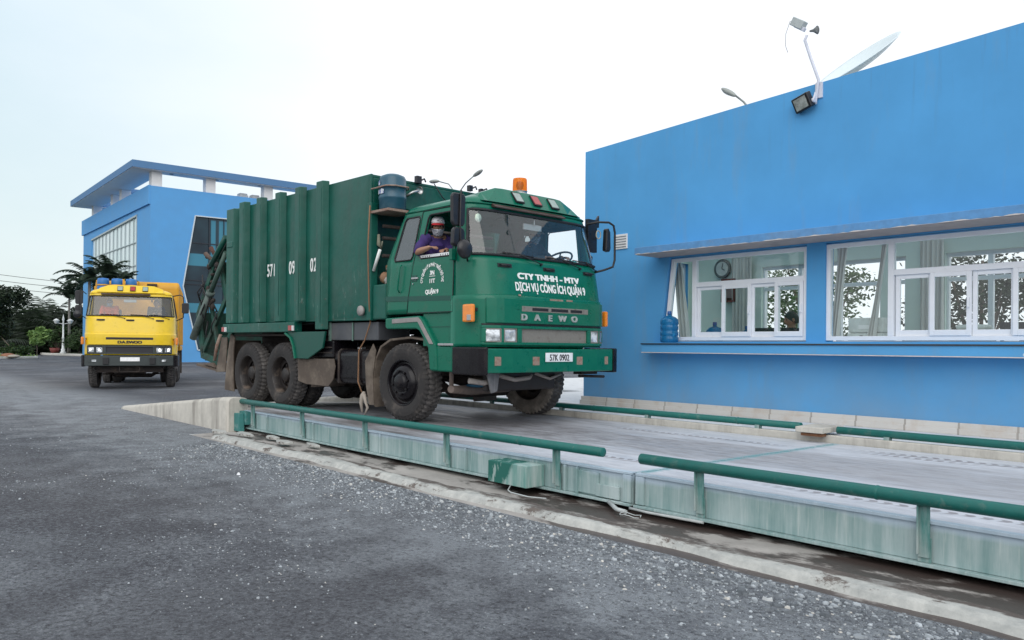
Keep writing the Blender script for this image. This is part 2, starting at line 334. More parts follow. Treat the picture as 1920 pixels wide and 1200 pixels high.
# ---------------------------------------------------------------- weighbridge
def m_deck():
    t = NT('weighbridge_deck'); sep = t.n('SeparateXYZ', {0: t.co})
    s1 = t.noise(1.3, 8, .7, t.mapping((.35, 1.7, 1))); s2 = t.noise(6, 8, .72, t.mapping((.5, 2.0, 1)))
    c = t.mix(t.ramp(s2, .3, .7), (.38, .40, .44), (.60, .62, .67))
    # muddy centre lane and wheel tracks
    yc = t.math('ABSOLUTE', t.math('SUBTRACT', sep.outputs[1], 6.75)); mud = t.ramp(t.math('ADD', yc, t.ramp(s1, .3, .7, -.5, .5)), .85, .45)
    xl = t.ramp(sep.outputs[0], -1, -7.5, .55, 1)
    c = t.mix(t.math('MULTIPLY', t.math('MULTIPLY', mud, xl), t.ramp(s2, .34, .58, .12, .95)), c, (.16, .155, .165))
    wet = t.math('MULTIPLY', t.ramp(sep.outputs[0], -6.0, -8.0), t.ramp(s1, .42, .58, .3, 1)); c = t.mix(t.math('MULTIPLY', wet, .85), c, (.115, .10, .098))
    # tyre print: rows of dark lugs
    for (yy, x0, x1, hw) in ((5.62, -5.6, -.5, .08), (5.42, -3.5, 0, .05), (7.75, -7.2, -4.4, .09), (8.02, -4.0, 0, .10), (7.86, -3.9, -2.6, .06)):
        d = t.math('ABSOLUTE', t.math('SUBTRACT', sep.outputs[1], yy)); ln = t.ramp(t.math('ADD', d, t.ramp(s2, .2, .8, -.04, .04)), hw, hw*.6)
        xx = t.math('MULTIPLY', t.ramp(sep.outputs[0], x0, x0+.5), t.ramp(sep.outputs[0], x1, x1-.5))
        lug = t.ramp(t.math('SINE', t.math('MULTIPLY', t.math('ADD', sep.outputs[0], t.math('MULTIPLY', d, .6)), 62.)), -.5, .1)
        c = t.mix(t.math('MULTIPLY', t.math('MULTIPLY', t.math('MULTIPLY', ln, xx), lug), t.ramp(s2, .35, .6, .25, .9)), c, (.15, .13, .14))
    # old green paint scraped through at the deck joint
    j = t.math('ABSOLUTE', t.math('SUBTRACT', t.math('ADD', sep.outputs[0], t.math('MULTIPLY', sep.outputs[1], .0)), -4.30)); jl = t.math('MULTIPLY', t.ramp(t.math('ADD', j, t.ramp(s2, .2, .8, -.06, .06)), .08, .03), t.ramp(s2, .4, .5)); c = t.mix(t.math('MULTIPLY', jl, .8), c, (.13, .33, .36))
    return t.pbr(c, t.ramp(s1, .4, .6, .8, .42), .0, t.bump(s2, .35, .01), .4)
deck_m = m_deck()
def m_beam():
    t = NT('chalky_green_steel'); sep = t.n('SeparateXYZ', {0: t.co})
    s = t.noise(9, 7, .7, t.mapping((1, 1, .07))); s2 = t.noise(26, 5, .7, t.mapping((1, 1, .05))); p = t.noise(1.4, 5, .6)
    f = t.math('ADD', t.ramp(s, .35, .68, 0, .7), t.ramp(p, .3, .7, -.15, .35), True)
    c = t.mix(f, (.17, .285, .28), (.45, .53, .53)); c = t.mix(t.ramp(s2, .55, .72, 0, .7), c, (.50, .56, .54))
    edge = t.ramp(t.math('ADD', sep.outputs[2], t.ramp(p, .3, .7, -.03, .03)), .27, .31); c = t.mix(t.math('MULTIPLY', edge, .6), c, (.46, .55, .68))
    return t.pbr(c, .8, 0, t.bump(s, .2, .004), .3)
beam_m = m_beam()
rail_m = simple('green_rail_paint', (.003, .115, .098), .5, dirt=(.20, .24, .21), amt=.22, sc=9, bump=.15)
post_m = simple('dusty_rail_post', (.06, .20, .185), .7, dirt=(.36, .42, .41), amt=.85, sc=9, bump=.1, streak=True)
rust_m = simple('rust', (.22, .10, .05), .9, dirt=(.08, .04, .03), amt=.5, sc=8, bump=.3)
wb = empty('weighbridge', (-12, 5.1, 0), 'long raised steel weighbridge platform with chalky green side beam', 'weighbridge')
def W(m, name, mat, bevel=0, **k):
    m.v = [(x+12, y-5.1, z) for x, y, z in m.v]; return m.build(name, mat, wb, bevel, **k)
dk = M(); dk.box(-12.25, -4.315, 5.12, 8.40, .305, .335); dk.box(-4.295, 9, 5.12, 8.40, .305, .335)
o = dk.build('deck', deck_m, wb, .003); o.location = (12, -5.1, 0)
bm_ = M()
for x0, x1 in ((-12.3, -4.33), (-4.29, 9)):
    bm_.box(x0, x1, 5.075, 5.105, .085, .330); bm_.box(x0, x1, 5.03, 5.20, .062, .083); bm_.box(x0, x1, 5.055, 5.118, .318, .339)
bm_.box(-4.42, -4.335, 5.05, 5.073, .09, .315); bm_.box(-4.285, -4.20, 5.05, 5.073, .09, .315)
for x in (-11.35, -9.9, -8.2, -6.55, -5.1, -4.95): bm_.box(x-.012, x+.012, 5.045, 5.075, .085, .315)
for x in (-4.95,): bm_.box(x, x+.25, 5.055, 5.073, .10, .29)
bm_.box(-4.72, -4.46, 5.045, 5.073, .095, .20)
o = bm_.build('side_beam', beam_m, wb, .003); o.location = (12, -5.1, 0)
fb = M(); fb.box(-12.3, 9, 8.402, 8.425, .10, .333); o = fb.build('side_beam', beam_m, wb); o.location = (12, -5.1, 0)
br = M(); br.box(-12.62, -12.3, 5.0, 5.06, .28, .37); br.box(-12.34, -11.95, 4.985, 5.07, .13, .33); br.prism([(-12.28, .03), (-11.98, .03), (-12.02, .30), (-12.2, .30)], 4.90, 4.98)
o = br.build('end_bracket', simple('green_bracket', (.04, .19, .18), .7, dirt=(.3, .38, .37), amt=.4, sc=8), wb, .004); o.location = (12, -5.1, 0)
jb = M(); jb.box(-5.92, -5.38, 4.84, 5.07, .085, .285)
def m_jb():
    t = NT('junction_box_paint'); sep = t.n('SeparateXYZ', {0: t.co}); s = t.noise(14, 6, .7, t.mapping((1, 1, .08))); n2 = t.noise(7, 6, .7)
    f = t.ramp(s, .35, .65); c = t.mix(f, (.14, .30, .27), (.42, .50, .48))
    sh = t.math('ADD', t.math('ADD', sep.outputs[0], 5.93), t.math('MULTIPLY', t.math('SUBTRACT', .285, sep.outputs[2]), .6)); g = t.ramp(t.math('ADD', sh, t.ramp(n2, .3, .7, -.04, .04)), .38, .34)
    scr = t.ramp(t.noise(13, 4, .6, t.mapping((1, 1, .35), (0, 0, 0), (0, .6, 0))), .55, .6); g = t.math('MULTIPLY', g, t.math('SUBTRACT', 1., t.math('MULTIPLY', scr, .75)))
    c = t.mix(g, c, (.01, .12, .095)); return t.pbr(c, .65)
o = jb.build('junction_box', m_jb(), wb, .006); o.location = (12, -5.1, 0)
cb = M(); cb.tube([(-5.6, 4.85, .085), (-5.58, 4.8, .05), (-5.45, 4.72, .055), (-5.2, 4.7, .055), (-5.05, 4.78, .052)], .006, 6)
o = cb.build('cable', simple('cable_grey', (.42, .45, .45), .7), wb); o.location = (12, -5.1, 0)
cb = M(); cb.tube([(-4.55, 5.03, .07), (-4.35, 4.9, .055), (-4.22, 4.86, .06)], .018, 8); o = cb.build('conduit', simple('cable_grey', (.42, .45, .45), .7), wb); o.location = (12, -5.1, 0)
cb = M(); cb.tube([(-4.3, 5.0, .06), (-4.12, 5.0, .055), (-3.6, 5.02, .06)], .012, 6)
o = cb.build('conduit', simple('cable_grey', (.42, .45, .45), .7), wb); o.location = (12, -5.1, 0)
cb = M(); ring = [(-4.12+.10*math.cos(a), 4.80+.05*math.sin(a), .06+.008*math.sin(3*a)) for a in [i*.5 for i in range(13)]]; cb.tube(ring, .004, 5)
o = cb.build('cable', simple('cable_grey', (.42, .45, .45), .7), wb); o.location = (12, -5.1, 0)
# guard rails
def rail(x0, x1, y, posts, inner, label, zc=.478, r=.04):
    e = empty('guard_rail', (x0, y, .335), label, 'guard rail', group='green pipe guard rails along the weighbridge')
    m = M(); m.lathe([(.001, 0), (r*.9, 0), (r, .004), (r, x1-x0-.004), (r*.9, x1-x0), (.001, x1-x0)], 24, axis='X')
    nj = 1.9
    x = nj
    while x < x1-x0: m.lathe([(r, x-.012), (r+.003, x-.004), (r+.003, x+.004), (r, x+.012)], 24, axis='X'); x += 2.4
    o = m.build('pipe', rail_m, e, loc=(0, 0, zc-.335)); 
    for px in posts:
        p = M(); s = -1 if inner else 1
        if inner: p.box(-.034, .034, .02, .032, -.22, zc-.335-.01); p.box(-.034, -.024, -.005, .02, -.20, zc-.335); p.box(-.04, .04, .0325, .04, -.25, -.10)
        else: p.box(-.035, .035, -.03, -.018, -.03, zc-.345); p.box(.025, .035, -.03, .02, -.03, zc-.345)
        p.build('post', post_m, e, .003, loc=(px-x0, 0, 0))
    return e
rail(-12.36, -4.61, 5.02, [-11.8, -10.17, -8.51, -6.85, -5.19], 1, 'long green pipe rail on the near side, running past the tyres of the green truck')
rail(-4.2, 6, 5.02, [-3.65, -2.03, -.4, 1.3, 3], 1, 'green pipe rail closest to the camera, right of the gap in the near rail', .47, .043)
rail(-12.3, -4.77, 8.50, [-11.9, -10.3, -8.65, -7.0, -5.32], 0, 'green pipe rail on the far side, ending left of the small concrete step', .485)
rail(-4.34, 6, 8.50, [-3.79, -2.2, -.6, 1, 2.6], 0, 'green pipe rail on the far side, starting right of the small concrete step', .475)
# concrete ramp
def ramp_wall(y, dy, label):
    rng2 = random.Random(5); m = M(); ring = []
    xs_ = [-17.95+i*.18 for i in range(33)]
    for x in xs_:
        f = (x+17.95)/5.85; zt = .06+.47*min(1, f/.93); r = .06
        y0, y1 = y, y+dy
        ring.append([(x, y0, -.1), (x, y0, zt-r), (x, y0+.02, zt-.02), (x, y0+r, zt), (x, y1-r, zt), (x, y1-.02, zt-.02), (x, y1, zt-r), (x, y1, -.1)])
    vs = [p for q in ring for p in q]; m.add(vs, [(i*8+j, (i+1)*8+j, (i+1)*8+j+1, i*8+j+1) for i in range(len(xs_)-1) for j in range(7)], 0, True)
    n = len(vs); m.f += [tuple(range(8)), tuple(range(n-8, n))]; m.mi += [0, 0]; m.sm += [False, False]
    return m.build('ramp_wall', conc_m, None, 0, label, 'ramp wall', 'concrete kerb walls of the ramp')
ramp_wall(4.82, .30, 'low cream concrete wall rising along the near edge of the ramp')
ramp_wall(8.46, .26, 'low cream concrete wall on the far side of the ramp, behind the truck wheels')
rp = M(); rp.add([(-18.3, 5.12, .0), (-12.3, 5.12, .325), (-12.3, 8.46, .325), (-18.3, 8.46, .0), (-18.3, 5.12, -.1), (-12.3, 5.12, -.1), (-12.3, 8.46, -.1), (-18.3, 8.46, -.1)], [(0, 1, 2, 3), (0, 4, 5, 1), (1, 5, 6, 2), (3, 2, 6, 7), (0, 3, 7, 4)])
rp.build('ramp', conc_grey, kind='structure')
st = M(); st.prism([(-4.72, 8.28), (-4.40, 8.28), (-4.42, 8.80), (-4.76, 8.80)], .44, .50, 'xy')
tag(st.build('concrete_step', conc_m, None, .006), 'small pale concrete slab bridging the far pit wall between two green rails', 'slab')
bb = M(); bb.box(-4.68, -4.44, 8.33, 8.439, .40, .43); bb.build('rusty_plate', rust_m, None, 0, 'rusty steel strip under the small concrete slab', 'steel plate')
# broken concrete scraps by the end of the beam
rng = random.Random(8)
def slabfrag(cxx, cyy, s, zz, lab):
    m = M(); n = 7; a0 = rng.uniform(0, 6); pts = [(s*rng.uniform(.6, 1.1)*1.8*math.cos(a0+i*6.283/n), s*rng.uniform(.6, 1.1)*.6*math.sin(a0+i*6.283/n)) for i in range(n)]
    m.prism(pts, 0, .03, 'xy'); m.build('concrete_fragment', edge_m, None, .004, lab, 'concrete fragment', 'broken concrete pieces', loc=(cxx, cyy, zz), rot=(.05, .03, 0))
for q, (a, b, s) in enumerate([(-11.35, 4.72, .16), (-10.7, 4.86, .12), (-11.9, 4.55, .14), (-10.1, 4.74, .13), (-9.6, 4.9, .10)]):
    slabfrag(a, b, s, .045, ['flat broken concrete piece just below the green end bracket', 'small concrete piece under the beam, third from the ramp wall', 'concrete piece leaning at the foot of the ramp wall', 'concrete piece lying in the pit behind the pale kerb', 'rightmost of the broken concrete pieces under the beam'][q])

# ---------------------------------------------------------------- loose stones (uncountable)
def stones():
    rs = np.random.RandomState(4); pts = []
    def clump(n, xr, yf, smin, smax):
        for _ in range(n): pts.append((rs.uniform(*xr), yf(), rs.uniform(0, 6.28), smin+(smax-smin)*rs.rand()**3))
    clump(15000, (-11, 0), lambda: 4.25-abs(rs.normal(0, .6)), .003, .013)
    clump(3600, (-11, 0), lambda: 4.22-abs(rs.normal(0, .22)), .004, .022)
    clump(13000, (-10, 0), lambda: rs.uniform(.6, 4.0), .0025, .009)
    clump(3500, (-15, -3), lambda: rs.uniform(.0, 4.2), .004, .015)
    clump(50, (-3.2, -.6), lambda: 3.95-abs(rs.normal(0, .2)), .015, .034)
    P = np.array(pts); cl = np.sin(P[:, 0]*1.9+np.sin(P[:, 1]*2.3))+np.sin(P[:, 1]*2.7+P[:, 0]*.8)
    keep = (P[:, 1] > 3.4) | (cl+rs.normal(0, .7, len(P)) > .1); P = P[keep]
    n = len(P); k = 5; V = np.zeros((n, k*2, 3))
    for j in range(k):
        a = P[:, 2]+j*2*np.pi/k+rs.uniform(-.35, .35, n); r = P[:, 3]*rs.uniform(.6, 1.15, n)
        V[:, j, 0] = P[:, 0]+r*np.cos(a)*1.35; V[:, j, 1] = P[:, 1]+r*np.sin(a); V[:, j, 2] = -.004
        V[:, k+j, 0] = P[:, 0]+r*np.cos(a)*1.35*.75; V[:, k+j, 1] = P[:, 1]+r*np.sin(a)*.75; V[:, k+j, 2] = P[:, 3]*rs.uniform(.25, .8, n)
    b = (np.arange(n)*2*k)[:, None]; F4 = np.concatenate([b+np.array([j, (j+1) % k, k+(j+1) % k, k+j]) for j in range(k)])
    F5 = b+np.arange(k, 2*k)
    me = bpy.data.meshes.new('gravel'); me.from_pydata(V.reshape(-1, 3).tolist(), [], F4.tolist()+F5.tolist())
    t = NT('gravel_stone'); ri = t.n('NewGeometry').outputs['Random Per Island']
    c = t.mix(t.math('POWER', ri, 2.2), (.10, .112, .125), (.50, .54, .57)); c = t.mix(t.ramp(ri, .93, .99), c, (.55, .53, .49)); me.materials.append(t.pbr(c, .85))
    o = bpy.data.objects.new('gravel', me); COL.objects.link(o); tag(o, kind='stuff', label='loose crushed grey stones scattered over the tarmac beside the kerb', cat='gravel')
stones()
def pebble(x, y, s, lab):
    m = M(); m.prism([(-s, -s*.6), (s*.8, -s*.5), (s, s*.5), (-s*.3, s*.7)], 0, s*1.1, 'xy')
    for i in range(4, 8): m.v[i] = (m.v[i][0]*.4, m.v[i][1]*.4, m.v[i][2])
    m.build('white_stone', simple('white_chalk', (.85, .86, .88), .8), None, 0, lab, 'stone', loc=(x, y, 0))
pebble(-8.2, 3.35, .022, 'small bright white stone on the gravel by the kerb')
# ---------------------------------------------------------------- office building beside the weighbridge
OX, OY = -9.56, 9.9
ob_ = empty('office_building', (OX, OY, .40), 'long low bright blue office building with white sliding windows beside the weighbridge', 'building')
def OB(m, name, mat, bevel=0, parent=None, **k):
    o = m.build(name, mat, parent or ob_, bevel, **k)
    if parent is None: o.location = (-OX, -OY, -.40)
    return o
wall = M(); T_ = .22
def ztop(x): return 4.68+.038*(x-OX)
XE = 6.0
def wq(a, b, c, d, y0=OY, y1=OY+T_): wall.prism([a, b, c, d], y0, y1)
W1 = (-7.92, -7.76, -5.50); W2L, W2R = -5.24, 5.2; ZB, ZT = 1.46, 2.74
wq((OX, .40), (XE, .40), (XE, ZB), (OX, ZB)); wq((OX, ZT), (XE, ZT), (XE, ztop(XE)), (OX, ztop(OX)))
wq((OX, ZB), (W1[0], ZB), (W1[1], ZT), (OX, ZT)); wq((W1[2], ZB), (W2L, ZB), (W2L, ZT), (W1[2], ZT)); wq((W2R, ZB), (XE, ZB), (XE, ZT), (W2R, ZT))
# bring the slanted jamb and pier together as one wall mesh
OB(wall, 'wall', wallblue)
YB = 12.6
sw = M(); sw.box(OX, OX+.2, OY+T_, 11.2, .40, 4.66); sw.box(OX, OX+.2, 12.5, YB+.3, .40, 4.66); sw.box(OX, OX+.2, 11.2, 12.5, .40, 1.46); sw.box(OX, OX+.2, 11.2, 12.5, 2.95, 4.66)
OB(sw, 'side_wall', wallblue)
rf = M(); rf.box(OX+.21, XE, OY+T_+.01, 10.5, 3.42, 3.6); rf.box(OX+.21, XE, 12.2, YB+.3, 3.42, 3.6)  # two roof strips, the gap between them added to let daylight in
for i in range(9): x = OX+.21+i*1.9; rf.box(x, min(XE, x+.12), 10.5, 12.2, 3.42, 3.6)
OB(rf, 'roof', white_m)
sk_ = M(); sk_.box(OX+.21, XE, 10.48, 12.22, 3.605, 3.62); OB(sk_, 'added_skylight', gls)  # unseen glazing over the gap, added to brighten the office room
mint = simple('mint_wall', (.66, .78, .72), .8, var=.03, sc=1)
iw = M(); iw.box(OX+.205, OX+.215, OY+T_, 11.2, .5, 3.42); iw.box(OX+.205, OX+.215, 12.5, YB, .5, 3.42); iw.box(OX+.205, OX+.215, 11.2, 12.5, .5, 1.46); iw.box(OX+.205, OX+.215, 11.2, 12.5, 2.95, 3.42)
wins = [(-7.85, -5.75), (-5.6, -5.37), (-4.8, 4.6)]
xx = OX+.21
for a, b in wins+[(XE, XE)]:
    iw.box(xx, a, YB, YB+.2, .42, 3.42)
    if b > a: iw.box(a, b, YB, YB+.2, .42, 1.25); iw.box(a, b, YB, YB+.2, 2.80, 3.42)
    xx = b
iw.box(XE-.2, XE, OY+T_, YB, .42, 3.42)
OB(iw, 'inner_wall', mint)
fl = M(); fl.box(OX+.22, XE, OY+T_, YB, .41, .46); OB(fl, 'floor', simple('floor_tile', (.45, .43, .40), .3))
for a, b in wins+[None]:
    ws_ = M()
    for z0, z1 in ((1.25, 1.31), (2.38, 2.44), (2.74, 2.80)): ws_.box(a, b, YB+.06, YB+.12, z0, z1)
    k_ = max(1, round((b-a)/.6))
    for i in range(k_+1): q = a+(b-a)*i/k_; ws_.box(max(a, q-.035), min(b, q+.035), YB+.055, YB+.125, 1.31, 2.74)
    OB(ws_, 'rear_window_frame', pvc, .004)
    if b > 4: break
ws_ = M(); ws_.box(OX+.08, OX+.14, 11.2, 12.5, 1.46, 1.52); ws_.box(OX+.08, OX+.14, 11.2, 12.5, 2.89, 2.95)
for y in (11.2, 11.82, 12.44): ws_.box(OX+.075, OX+.145, y, y+.06, 1.46, 2.95)
OB(ws_, 'rear_window_frame', pvc, .004)
pl_ = M(); pl_.box(OX-.03, XE, OY-.03, OY, .40, .535); pl_.box(OX-.04, XE, OY-.05, OY-.03, .40, .47); OB(pl_, 'plinth', tile_m, .004)
# ledge under the windows
ld = M(); ld.box(-8.06, XE, 9.62, OY, 1.295, 1.425); OB(ld, 'window_ledge', wallblue, .004)
l2 = M(); l2.box(-8.07, XE, 9.605, 9.62, 1.412, 1.43); l3 = M(); l3.box(-8.06, XE, 9.612, 9.62, 1.285, 1.296)
OB(l2, 'ledge_trim', simple('dark_trim', (.03, .03, .035), .4)); OB(l3, 'ledge_trim', simple('pale_trim', (.6, .55, .52), .6))
l4 = M(); l4.box(-8.055, XE, 9.622, OY-.002, 1.426, 1.44); OB(l4, 'window_sill', wallblue)
cn = M(); cn.box(-8.0, XE, 9.36, OY, 2.765, 2.87)
OB(cn, 'canopy', canopy_m, .006)
cs = M(); cs.box(-7.97, XE, 9.372, OY-.002, 2.757, 2.764); OB(cs, 'canopy_soffit', soffit_m)
cl = M(); rng = random.Random(2); n = 220; vs = []
for i in range(n+1):
    x = -7.98+13.5*i/n; h = max(.0012, .006+.005*math.sin(i*.7)+.004*math.sin(i*2.3)+rng.uniform(-.003, .003)); vs += [(x, 9.3575, 2.7645), (x, 9.3575, 2.7645+h)]
cl.add(vs, [(2*i, 2*i+2, 2*i+3, 2*i+1) for i in range(n)])
OB(cl, 'peeling_edge', simple('peeled_plaster', (.60, .55, .50), .9))
vt = M(); vt.box(-8.87, -8.60, OY-.02, OY, 2.96, 3.20)
v = OB(vt, 'vent', white_m, .004)
vs_ = M()
for i in range(5): vs_.box(-8.85, -8.62, OY-.0245, OY-.0205, 2.985+i*.042, 3.0+i*.042)
vs_.build('vent_slot', simple('vent_dark', (.2, .22, .25), .8), v)
# windows
def frame_window(label, x0t, x0b, x1, mull, sash, zt=2.72, zb=1.475):
    """outer frame, transom and sashes; each pane its own glass part"""
    y0, y1 = OY+.03, OY+.10; f = .055
    fm = M(); fm.prism([(x0b, zb), (x0b+f, zb), (x0t+f, zt), (x0t, zt)], y0, y1)
    fm.box(x1-f, x1, y0, y1, zb, zt); fm.box(x0t+f, x1-f, y0, y1, zt-f, zt); fm.box(x0b+f, x1-f, y0, y1, zb, zb+f); fm.box(mull-.035, mull+.035, y0-.002, y1, zb+f, zt-f)
    tz = 2.30; fm.box(mull+.035, x1-f, y0-.001, y1, tz-.03, tz+.04)
    w_ = fm.build('window', pvc, ob_, .004, label=label, loc=(-OX, -OY, -.40))
    g = M(); g.add([(x0b+f, OY+.06, zb+f), (mull, OY+.06, zb+f), (mull, OY+.06, zt-f), (x0t+f, OY+.06, zt-f)], [(0, 1, 2, 3)]); g.build('pane', gls, w_)
    g = M(); g.add([(mull, OY+.06, tz), (x1-f, OY+.06, tz), (x1-f, OY+.06, zt-f), (mull, OY+.06, zt-f)], [(0, 1, 2, 3)]); g.build('pane', gls, w_)
    for i, (a, b) in enumerate(sash):
        yy = y0-.012 if i % 2 else y0+.028
        s = M(); e = .05; s.box(a, a+e, yy, yy+.035, zb+f, tz-.03); s.box(b-e, b, yy, yy+.035, zb+f, tz-.03); s.box(a+e, b-e, yy, yy+.035, tz-.03-e, tz-.03); s.box(a+e, b-e, yy, yy+.035, zb+f, zb+f+e+.02)
        s.build('sash', pvc, w_, .004); g = M(); g.add([(a+e, yy+.018, zb+f+e), (b-e, yy+.018, zb+f+e), (b-e, yy+.018, tz-.03-e), (a+e, yy+.018, tz-.03-e)], [(0, 1, 2, 3)]); g.build('pane', gls, w_)
        if i % 2: 
            h = M(); h.box(b-.035, b-.015, yy-.03, yy, 1.85, 1.97); h.build('sash_handle', pvc, w_, .004)
frame_window('left white sliding window with the slanted end pane', -7.74, -7.88, -5.5, -7.32, [(-7.28, -6.80), (-6.83, -6.35), (-6.37, -5.93), (-5.98, -5.56)])
frame_window('right white sliding window with a fixed pane at its left end', -5.24, -5.24, 5.2, -4.41, [(-4.36, -3.93), (-3.95, -3.50), (-3.50, -3.06), (-3.08, -2.62), (-2.60, -1.0), (-1.02, .6), (.58, 2.8), (2.78, 5.14)])
# curtains
cur_m = simple('curtain_cloth', (.62, .62, .60), .9, var=.05, sc=2)
def curtain(x0, x1, xt0, xt1, y, z0, z1, lab, amp=.03, fold=9, gather=None, matl=None):
    m = M(); n = 48; k = 14; vs = []
    for i in range(k+1):
        t = i/k; z = z1+(z0-z1)*t
        a = xt0+(x0-xt0)*t**1.6; b = xt1+(x1-xt1)*(t**.8)
        for j in range(n+1): s = j/n; vs.append((a+(b-a)*s, y+amp*math.sin(s*fold*6.28+t)+amp*.4*math.sin(s*17+t*3), z))
    m.add(vs, [(i*(n+1)+j, i*(n+1)+j+1, (i+1)*(n+1)+j+1, (i+1)*(n+1)+j) for i in range(k) for j in range(n)], 0, True)
    m.build('curtain', matl or cur_m, None, 0, lab, 'curtain', 'pale curtains in the office windows', fixn=False)
curtain(-7.78, -7.60, -7.90, -7.76, 10.20, 1.5, 2.7, 'grey curtain hanging slanted behind the narrow left end pane', fold=3)
curtain(-5.34, -5.22, -5.24, -5.08, 10.22, 1.5, 2.75, 'grey curtain drawn aside at the left edge of the fixed pane', fold=3)
curtain(-4.86, -4.74, -4.66, -4.58, 10.24, 1.5, 2.75, 'slanting grey curtain just left of the mullion of the fixed pane', fold=3)
curtain(-8.40, -7.98, -8.40, -7.98, 12.5, 1.1, 3.0, 'tall pleated pale curtain on the back wall right of the red cabinet', fold=6)
curtain(-5.12, -4.78, -5.12, -4.78, 12.5, 1.1, 3.0, 'pleated pale curtain on the back wall behind the right window', fold=5)
# office contents
def desk(x0, x1, y, lab):
    e = empty('desk', ((x0+x1)/2, y, .46), lab, 'desk', group='office desks'); w2 = (x1-x0)/2; wd = simple('desk_wood', (.30, .17, .09), .4)
    m = M(); m.box(-w2, w2, -.3, .3, .72, .75); m.build('desktop', wd, e, .003)
    for sx in (-1, 1):
        m = M(); m.box(sx*w2-(.03 if sx > 0 else 0), sx*w2+(0 if sx > 0 else .03), -.28, .28, 0, .72); m.build('side_panel', wd, e)
desk(-8.9, -6.95, 10.75, 'wooden office desk behind the left part of the left window'); desk(-6.7, -5.0, 10.9, 'wooden desk in front of the seated woman'); desk(-4.8, -2.2, 10.6, 'wooden desk carrying the printer behind the right window')
# printer on the sill of the right window
e = empty('printer', (-4.89, 10.42, 1.475), 'pale grey desktop printer standing inside the fixed pane of the right window', 'printer')
gp = simple('pale_grey_plastic', (.55, .58, .56), .5)
m = M(); m.box(-.24, .24, -.14, .16, 0, .10); m.build('base', gp, e, .012); m = M(); m.box(-.235, .235, -.13, .15, .105, .30); m.build('lid', gp, e, .02)
m = M(); m.box(-.09, .07, -.1345, -.131, .155, .205); m.build('badge', white_m, e); m = M(); m.box(-.07, -.03, -.143, -.14, .02, .07); m.box(.03, .05, -.143, -.14, .02, .07); m.build('button_panel', simple('dark_plastic', (.03, .03, .035), .5), e)
shf = M(); shf.box(-5.2, -2.0, OY+T_, 10.75, 1.43, 1.473); OB(shf, 'inner_sill', white_m)
blk = simple('black_plastic', (.012, .012, .015), .35)
def monitor(x, y, w_, h_, rz, lab, z=1.21):
    e = empty('monitor', (x, y, z), lab, 'monitor', R(rz), 'computer monitors in the office')
    m = M(); m.box(-w_/2, w_/2, 0, .04, .1, .1+h_); m.build('screen', blk, e, .006); m = M(); m.box(-.03, .03, .03, .06, 0, .15); m.box(-.12, .12, -.05, .12, -.0, .015); m.build('stand', blk, e)
monitor(-6.56, 10.6, .40, .27, 5, 'black monitor seen from behind, low in the left window', 1.30); monitor(-6.17, 10.6, .24, .27, -5, 'black monitor in front of the woman at the left window', 1.30)
monitor(-3.2, 10.6, .45, .20, 0, 'dark blue grey monitor behind the right window', 1.40); monitor(-5.12, 10.65, .2, .16, 10, 'small dark screen left of the printer', 1.38)
m = M(); m.box(-.22, .22, -.16, .16, 0, .14); m.box(-.14, .2, -.12, .14, .14, .2); tag(m.build('office_machine', gp, None, .03, loc=(-3.72, 10.55, 1.473)), 'rounded pale office machine between the printer and the right monitor', 'machine')
# clock and red cabinet on the left wall
e = empty('wall_clock', (-8.64, YB-.02, 2.82), 'oval grey rimmed wall clock on the mint wall', 'clock')
m = M(); m.lathe([(.001, -.02), (.13, -.02), (.15, -.04), (.17, -.03), (.18, 0)], 32, axis='Y'); m.build('rim', simple('clock_rim', (.12, .14, .14), .4), e)
m = M(); m.lathe([(.001, -.025), (.13, -.025)], 32, axis='Y'); m.build('dial', simple('clock_dial', (.6, .62, .6), .5), e)
m = M(); m.bar((0, -.03, 0), (.02, -.03, .10), .008); m.bar((0, -.03, 0), (.06, -.03, -.03), .01); m.build('hand', blk, e)
red_m = simple('dark_red_wood', (.16, .02, .018), .35)
e = empty('shrine_cabinet', (-8.46, YB-.13, 2.20), 'small dark red framed cabinet hanging on the mint wall', 'cabinet')
m = M(); m.box(-.14, .14, 0, .12, 0, .03); m.box(-.14, .14, 0, .12, .39, .42); m.box(-.14, -.11, 0, .12, .03, .39); m.box(.11, .14, 0, .12, .03, .39); m.box(-.11, .11, .1, .12, .03, .39); m.build('case', red_m, e)
m = M(); m.box(-.06, .06, .06, .09, .08, .32); m.build('panel', simple('grey_red', (.3, .2, .2), .6), e)
# water bottles
bt_m = None
def m_bottle():
    t = NT('blue_bottle_plastic'); gb = t.n('BsdfGlass', {'Color': (.25, .62, .86, 1), 'Roughness': .05, 'IOR': 1.12}); df = t.n('BsdfPrincipled', {'Base Color': (.02, .20, .42, 1), 'Roughness': .12})
    sh = t.n('MixShader', {0: .55, 1: gb.outputs[0], 2: df.outputs[0]}); t.t.links.new(sh.outputs[0], t.out.inputs[0]); return t.m
bt_m = m_bottle(); cap_m = simple('blue_cap', (.02, .10, .32), .4)
def bottle(x, y, z, lab, s=1.):
    e = empty('water_bottle', (x, y, z), lab, 'water bottle', group='blue water cooler bottles')
    pr = [(.001, 0), (.12, 0), (.135, .015), (.135, .08), (.128, .09), (.128, .10), (.135, .11), (.135, .16), (.126, .17), (.126, .19), (.135, .20), (.135, .25), (.128, .26), (.128, .27), (.135, .28), (.135, .33), (.125, .355), (.09, .385), (.05, .40), (.03, .41), (.028, .45)]
    m = M(); m.lathe([(r*s, h*s) for r, h in pr], 32); m.build('body', bt_m, e)
    m = M(); m.lathe([(.001, .475*s), (.031*s, .475*s), (.033*s, .44*s), (.033*s, .425*s), (.001, .425*s)], 20); m.build('cap', cap_m, e)
